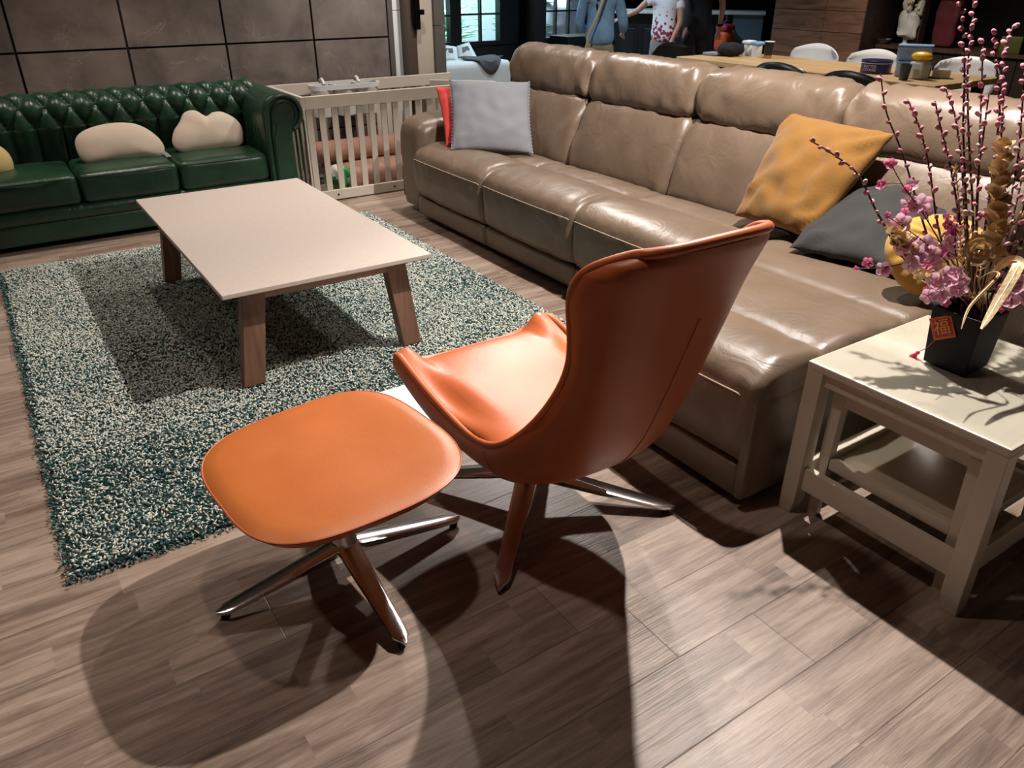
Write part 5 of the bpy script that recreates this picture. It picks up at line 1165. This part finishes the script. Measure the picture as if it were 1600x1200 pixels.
# ------------------------------------------------------------------ people
def skin_obj(name, V, E, rad, mat, parent, root=0, sub=2, base=None):
    me = bpy.data.meshes.new(name); org = ORG[parent.name] if parent else Vector(base)
    me.from_pydata([tuple(Vector(v)-Vector(org)) for v in V], E, []); o = bpy.data.objects.new(name, me); COL.objects.link(o)
    o.parent = parent; me.materials.append(mat)
    sm = o.modifiers.new('skin', 'SKIN'); sm.use_smooth_shade = True; sm.branch_smoothing = .6
    d = me.skin_vertices[0].data
    for i, r_ in enumerate(rad): d[i].radius = r_ if isinstance(r_, tuple) else (r_, r_); d[i].use_root = (i == root)
    ss = o.modifiers.new('subd', 'SUBSURF'); ss.levels = ss.render_levels = sub; return o
def person(loc, face, H, label, shirt, trousers, la_, ra_, hairlen=.1, female=True, hem=.80, sleeve='long', extra=None):
    # la_/ra_: local targets (elbow, wrist) as offsets in a frame: x right, y forward, z up
    o = thing('person', loc, label, 'person'); L0 = Vector(loc); Fd = Vector((math.cos(face), math.sin(face), 0)); Rt = Vector((Fd.y, -Fd.x, 0)); k = H/1.7
    def W(x, y, z): return L0+Rt*(x*k)+Fd*(y*k)+Vector((0, 0, z*k))
    sw = .175 if female else .20
    V = []; E = []; rad = []
    def add(p, r_, par=None):
        V.append(p); rad.append(r_ if isinstance(r_, tuple) else (r_, r_)); i = len(V)-1
        if par is not None: E.append((par, i))
        return i
    pel = add(W(0, 0, .93), (.115*k, .14*k)); wst = add(W(0, .01, 1.06), (.10*k, .12*k), pel); chs = add(W(0, 0, 1.26), (.115*k, .14*k), wst); nb_ = add(W(0, -.01, 1.40), (.06*k, .07*k), chs); nk = add(W(0, .01, 1.47), .048*k, nb_)
    hd = add(W(0, .02, 1.56), (.072*k, .078*k), nk); tp = add(W(0, .015, 1.65), (.068*k, .075*k), hd); nose = add(W(0, .115, 1.565), .012*k, hd)
    chin = add(W(0, .085, 1.50), .022*k, nk)
    for s_, arm_ in ((1, ra_), (-1, la_)):
        hp = add(W(s_*.085, 0, .86), .085*k, pel); kn = add(W(s_*.095, .02, .48), .055*k, hp); an = add(W(s_*.10, -.01, .09), .036*k, kn); ft = add(W(s_*.11, .12, .035), .032*k, an)
        sh = add(W(s_*sw, 0, 1.37), .052*k, nb_); el = add(W(*arm_[0]), .036*k, sh); wr = add(W(*arm_[1]), .025*k, el)
        dw = (V[wr]-V[el]).normalized(); pm2 = add(V[wr]+dw*.05*k, .026*k, wr); sd = dw.cross(Fd).normalized() if abs(dw.dot(Fd)) < .9 else Rt
        for f_ in range(4):
            b0 = V[pm2]+dw*.035*k+sd*((f_-1.5)*.018*k); a = add(b0, .0085*k, pm2); m_ = add(b0+dw*(.028+.004*(f_ in (1, 2)))*k+Fd*.006, .0078*k, a); add(V[m_]+dw*.022*k+Fd*.012, .006*k, m_)
        th = add(V[wr]+dw*.03*k+Fd*.028*k-sd*.012, .0095*k, wr); add(V[th]+dw*.03*k+Fd*.012, .008*k, th)
    skin_obj('body', V, E, rad, MT['skin'], o)
    # shirt
    hz = hem/k; SV = [W(0, 0, hz+.03), W(0, 0, 1.02), W(0, 0, 1.24), W(0, -.01, 1.37), W(0, 0, 1.425)]; SE = [(0, 1), (1, 2), (2, 3), (3, 4)]
    fw = .215 if female else .225
    SR = [(.15*k, fw*.95*k), (.135*k, fw*.88*k), (.14*k, fw*.9*k), (.10*k, .15*k), (.065*k, .075*k)]
    for s_, arm_ in ((1, ra_), (-1, la_)):
        i = len(SV); SV.append(W(s_*(sw+.0), 0, 1.36)); SR.append((.066*k, .066*k)); SE.append((3, i)); el = W(*arm_[0]); sh = SV[i]
        t = .95 if sleeve == 'long' else .5
        SV.append(sh.lerp(el, t)); SR.append((.055*k, .055*k)); SE.append((i, i+1))
        if sleeve == 'long': SV.append(el.lerp(W(*arm_[1]), .75)); SR.append((.042*k, .042*k)); SE.append((i+1, i+2))
    skin_obj('shirt', SV, SE, SR, MT[shirt], o)
    TV = [W(0, 0, .97), W(0, 0, .90)]; TE = [(0, 1)]; TR_ = [(.12*k, .155*k), (.125*k, .165*k)]
    for s_ in (1, -1):
        i = len(TV); TV += [W(s_*.09, 0, .80), W(s_*.098, .02, .48), W(s_*.10, -.005, .12)]; TR_ += [(.095*k,)*2, (.07*k,)*2, (.055*k,)*2]; TE += [(1, i), (i, i+1), (i+1, i+2)]
    skin_obj('trousers', TV, TE, TR_, MT[trousers], o)
    for s_ in (1, -1):
        c = W(s_*.11, .05, .035); M = Matrix((Rt, Fd, Vector((0, 0, 1)))).transposed(); obj('shoe', MB().ell(c, (.048*k, .135*k, .035), 12, 8, M), MT['blackc'], o)
    HV = [W(0, -.005, 1.665), W(0, -.045, 1.58), W(0, -.06, 1.50-hairlen*.3), W(0, -.065, 1.48-hairlen)]
    if hairlen < .12: HV = HV[:3]
    skin_obj('hair', HV, [(i, i+1) for i in range(len(HV)-1)], [(.075*k, .088*k), (.07*k, .088*k), (.05*k, .07*k), (.03*k, .05*k)][:len(HV)], MT['hair'], o)
    M = Matrix((Rt, Fd, Vector((0, 0, 1)))).transposed()
    for s_ in (1, -1):
        obj('eye', MB().ell(W(s_*.032, .094, 1.585), (.013*k, .008*k, .008*k), 10, 6, M), MT['blackc'], o); obj('ear', MB().ell(W(s_*.078, .01, 1.56), (.012*k, .02*k, .032*k), 10, 8, M), MT['skin'], o)
    obj('mouth', MB().ell(W(0, .096, 1.525), (.024*k, .008*k, .006*k), 10, 6, M), MT['maroon'], o)
    return o, W
g1 = atD(935, 75, 1); d_ = (g1-CP); dd = math.hypot(d_.x, d_.y)
def ground(px, t): r_ = ray(px, 60); h = math.hypot(r_.x, r_.y); return Vector((r_.x/h*t, r_.y/h*t, 0))
p1 = ground(937, 8.5); away = math.atan2(p1.y, p1.x)
o1, W1 = person(p1, away-R(15), 1.62, 'person in a loose blue denim shirt seen from behind with a bag strap', 'denim', 'khaki', ((-.24, .03, 1.08), (-.20, .20, .98)), ((.24, .05, 1.08), (.19, .22, 1.0)), hairlen=.5, hem=.80)
obj('bag_strap', MB().tube([W1(.10, -.17, 1.42), W1(.03, -.20, 1.2), W1(-.06, -.21, 1.0), W1(-.10, -.20, .80), W1(-.11, -.17, .62)], .012, 8), MT['strap'], o1)
p2 = ground(1036, 9.7); 
o2, W2 = person(p2, away+R(150), 1.55, 'person in a white top with a dark red floral hem and grey trousers pointing left', 'floral', 'grayc', ((.22, .12, 1.20), (.36, .18, 1.08)), ((-.0, 0, 0), (-.0, 0, 0)), hairlen=.3, hem=.80, sleeve='short') if False else person(p2, away+R(165), 1.55, 'person in a white top with a dark red floral hem and grey trousers pointing left', 'floral', 'grayc', ((-.21, .10, 1.10), (-.13, .20, .88)), ((.33, .08, 1.22), (.54, .14, 1.13)), hairlen=.3, hem=.74, sleeve='short')
p3 = ground(1086, 10.0)
o3, W3 = person(p3, away+R(8), 1.76, 'person in a black t-shirt seen from behind with a dark wristwatch', 'blackc', 'blackc', ((-.33, .02, 1.12), (-.24, .05, .92)), ((.27, -.02, 1.12), (.27, .03, .90)), hairlen=.05, female=False, hem=.74, sleeve='short')
obj('wristwatch', MB().lathe([(.030, -.014), (.036, -.012), (.036, .012), (.030, .014), (.030, -.014)], W3(.27, .026, .925), 16), MT['blackm'], o3)
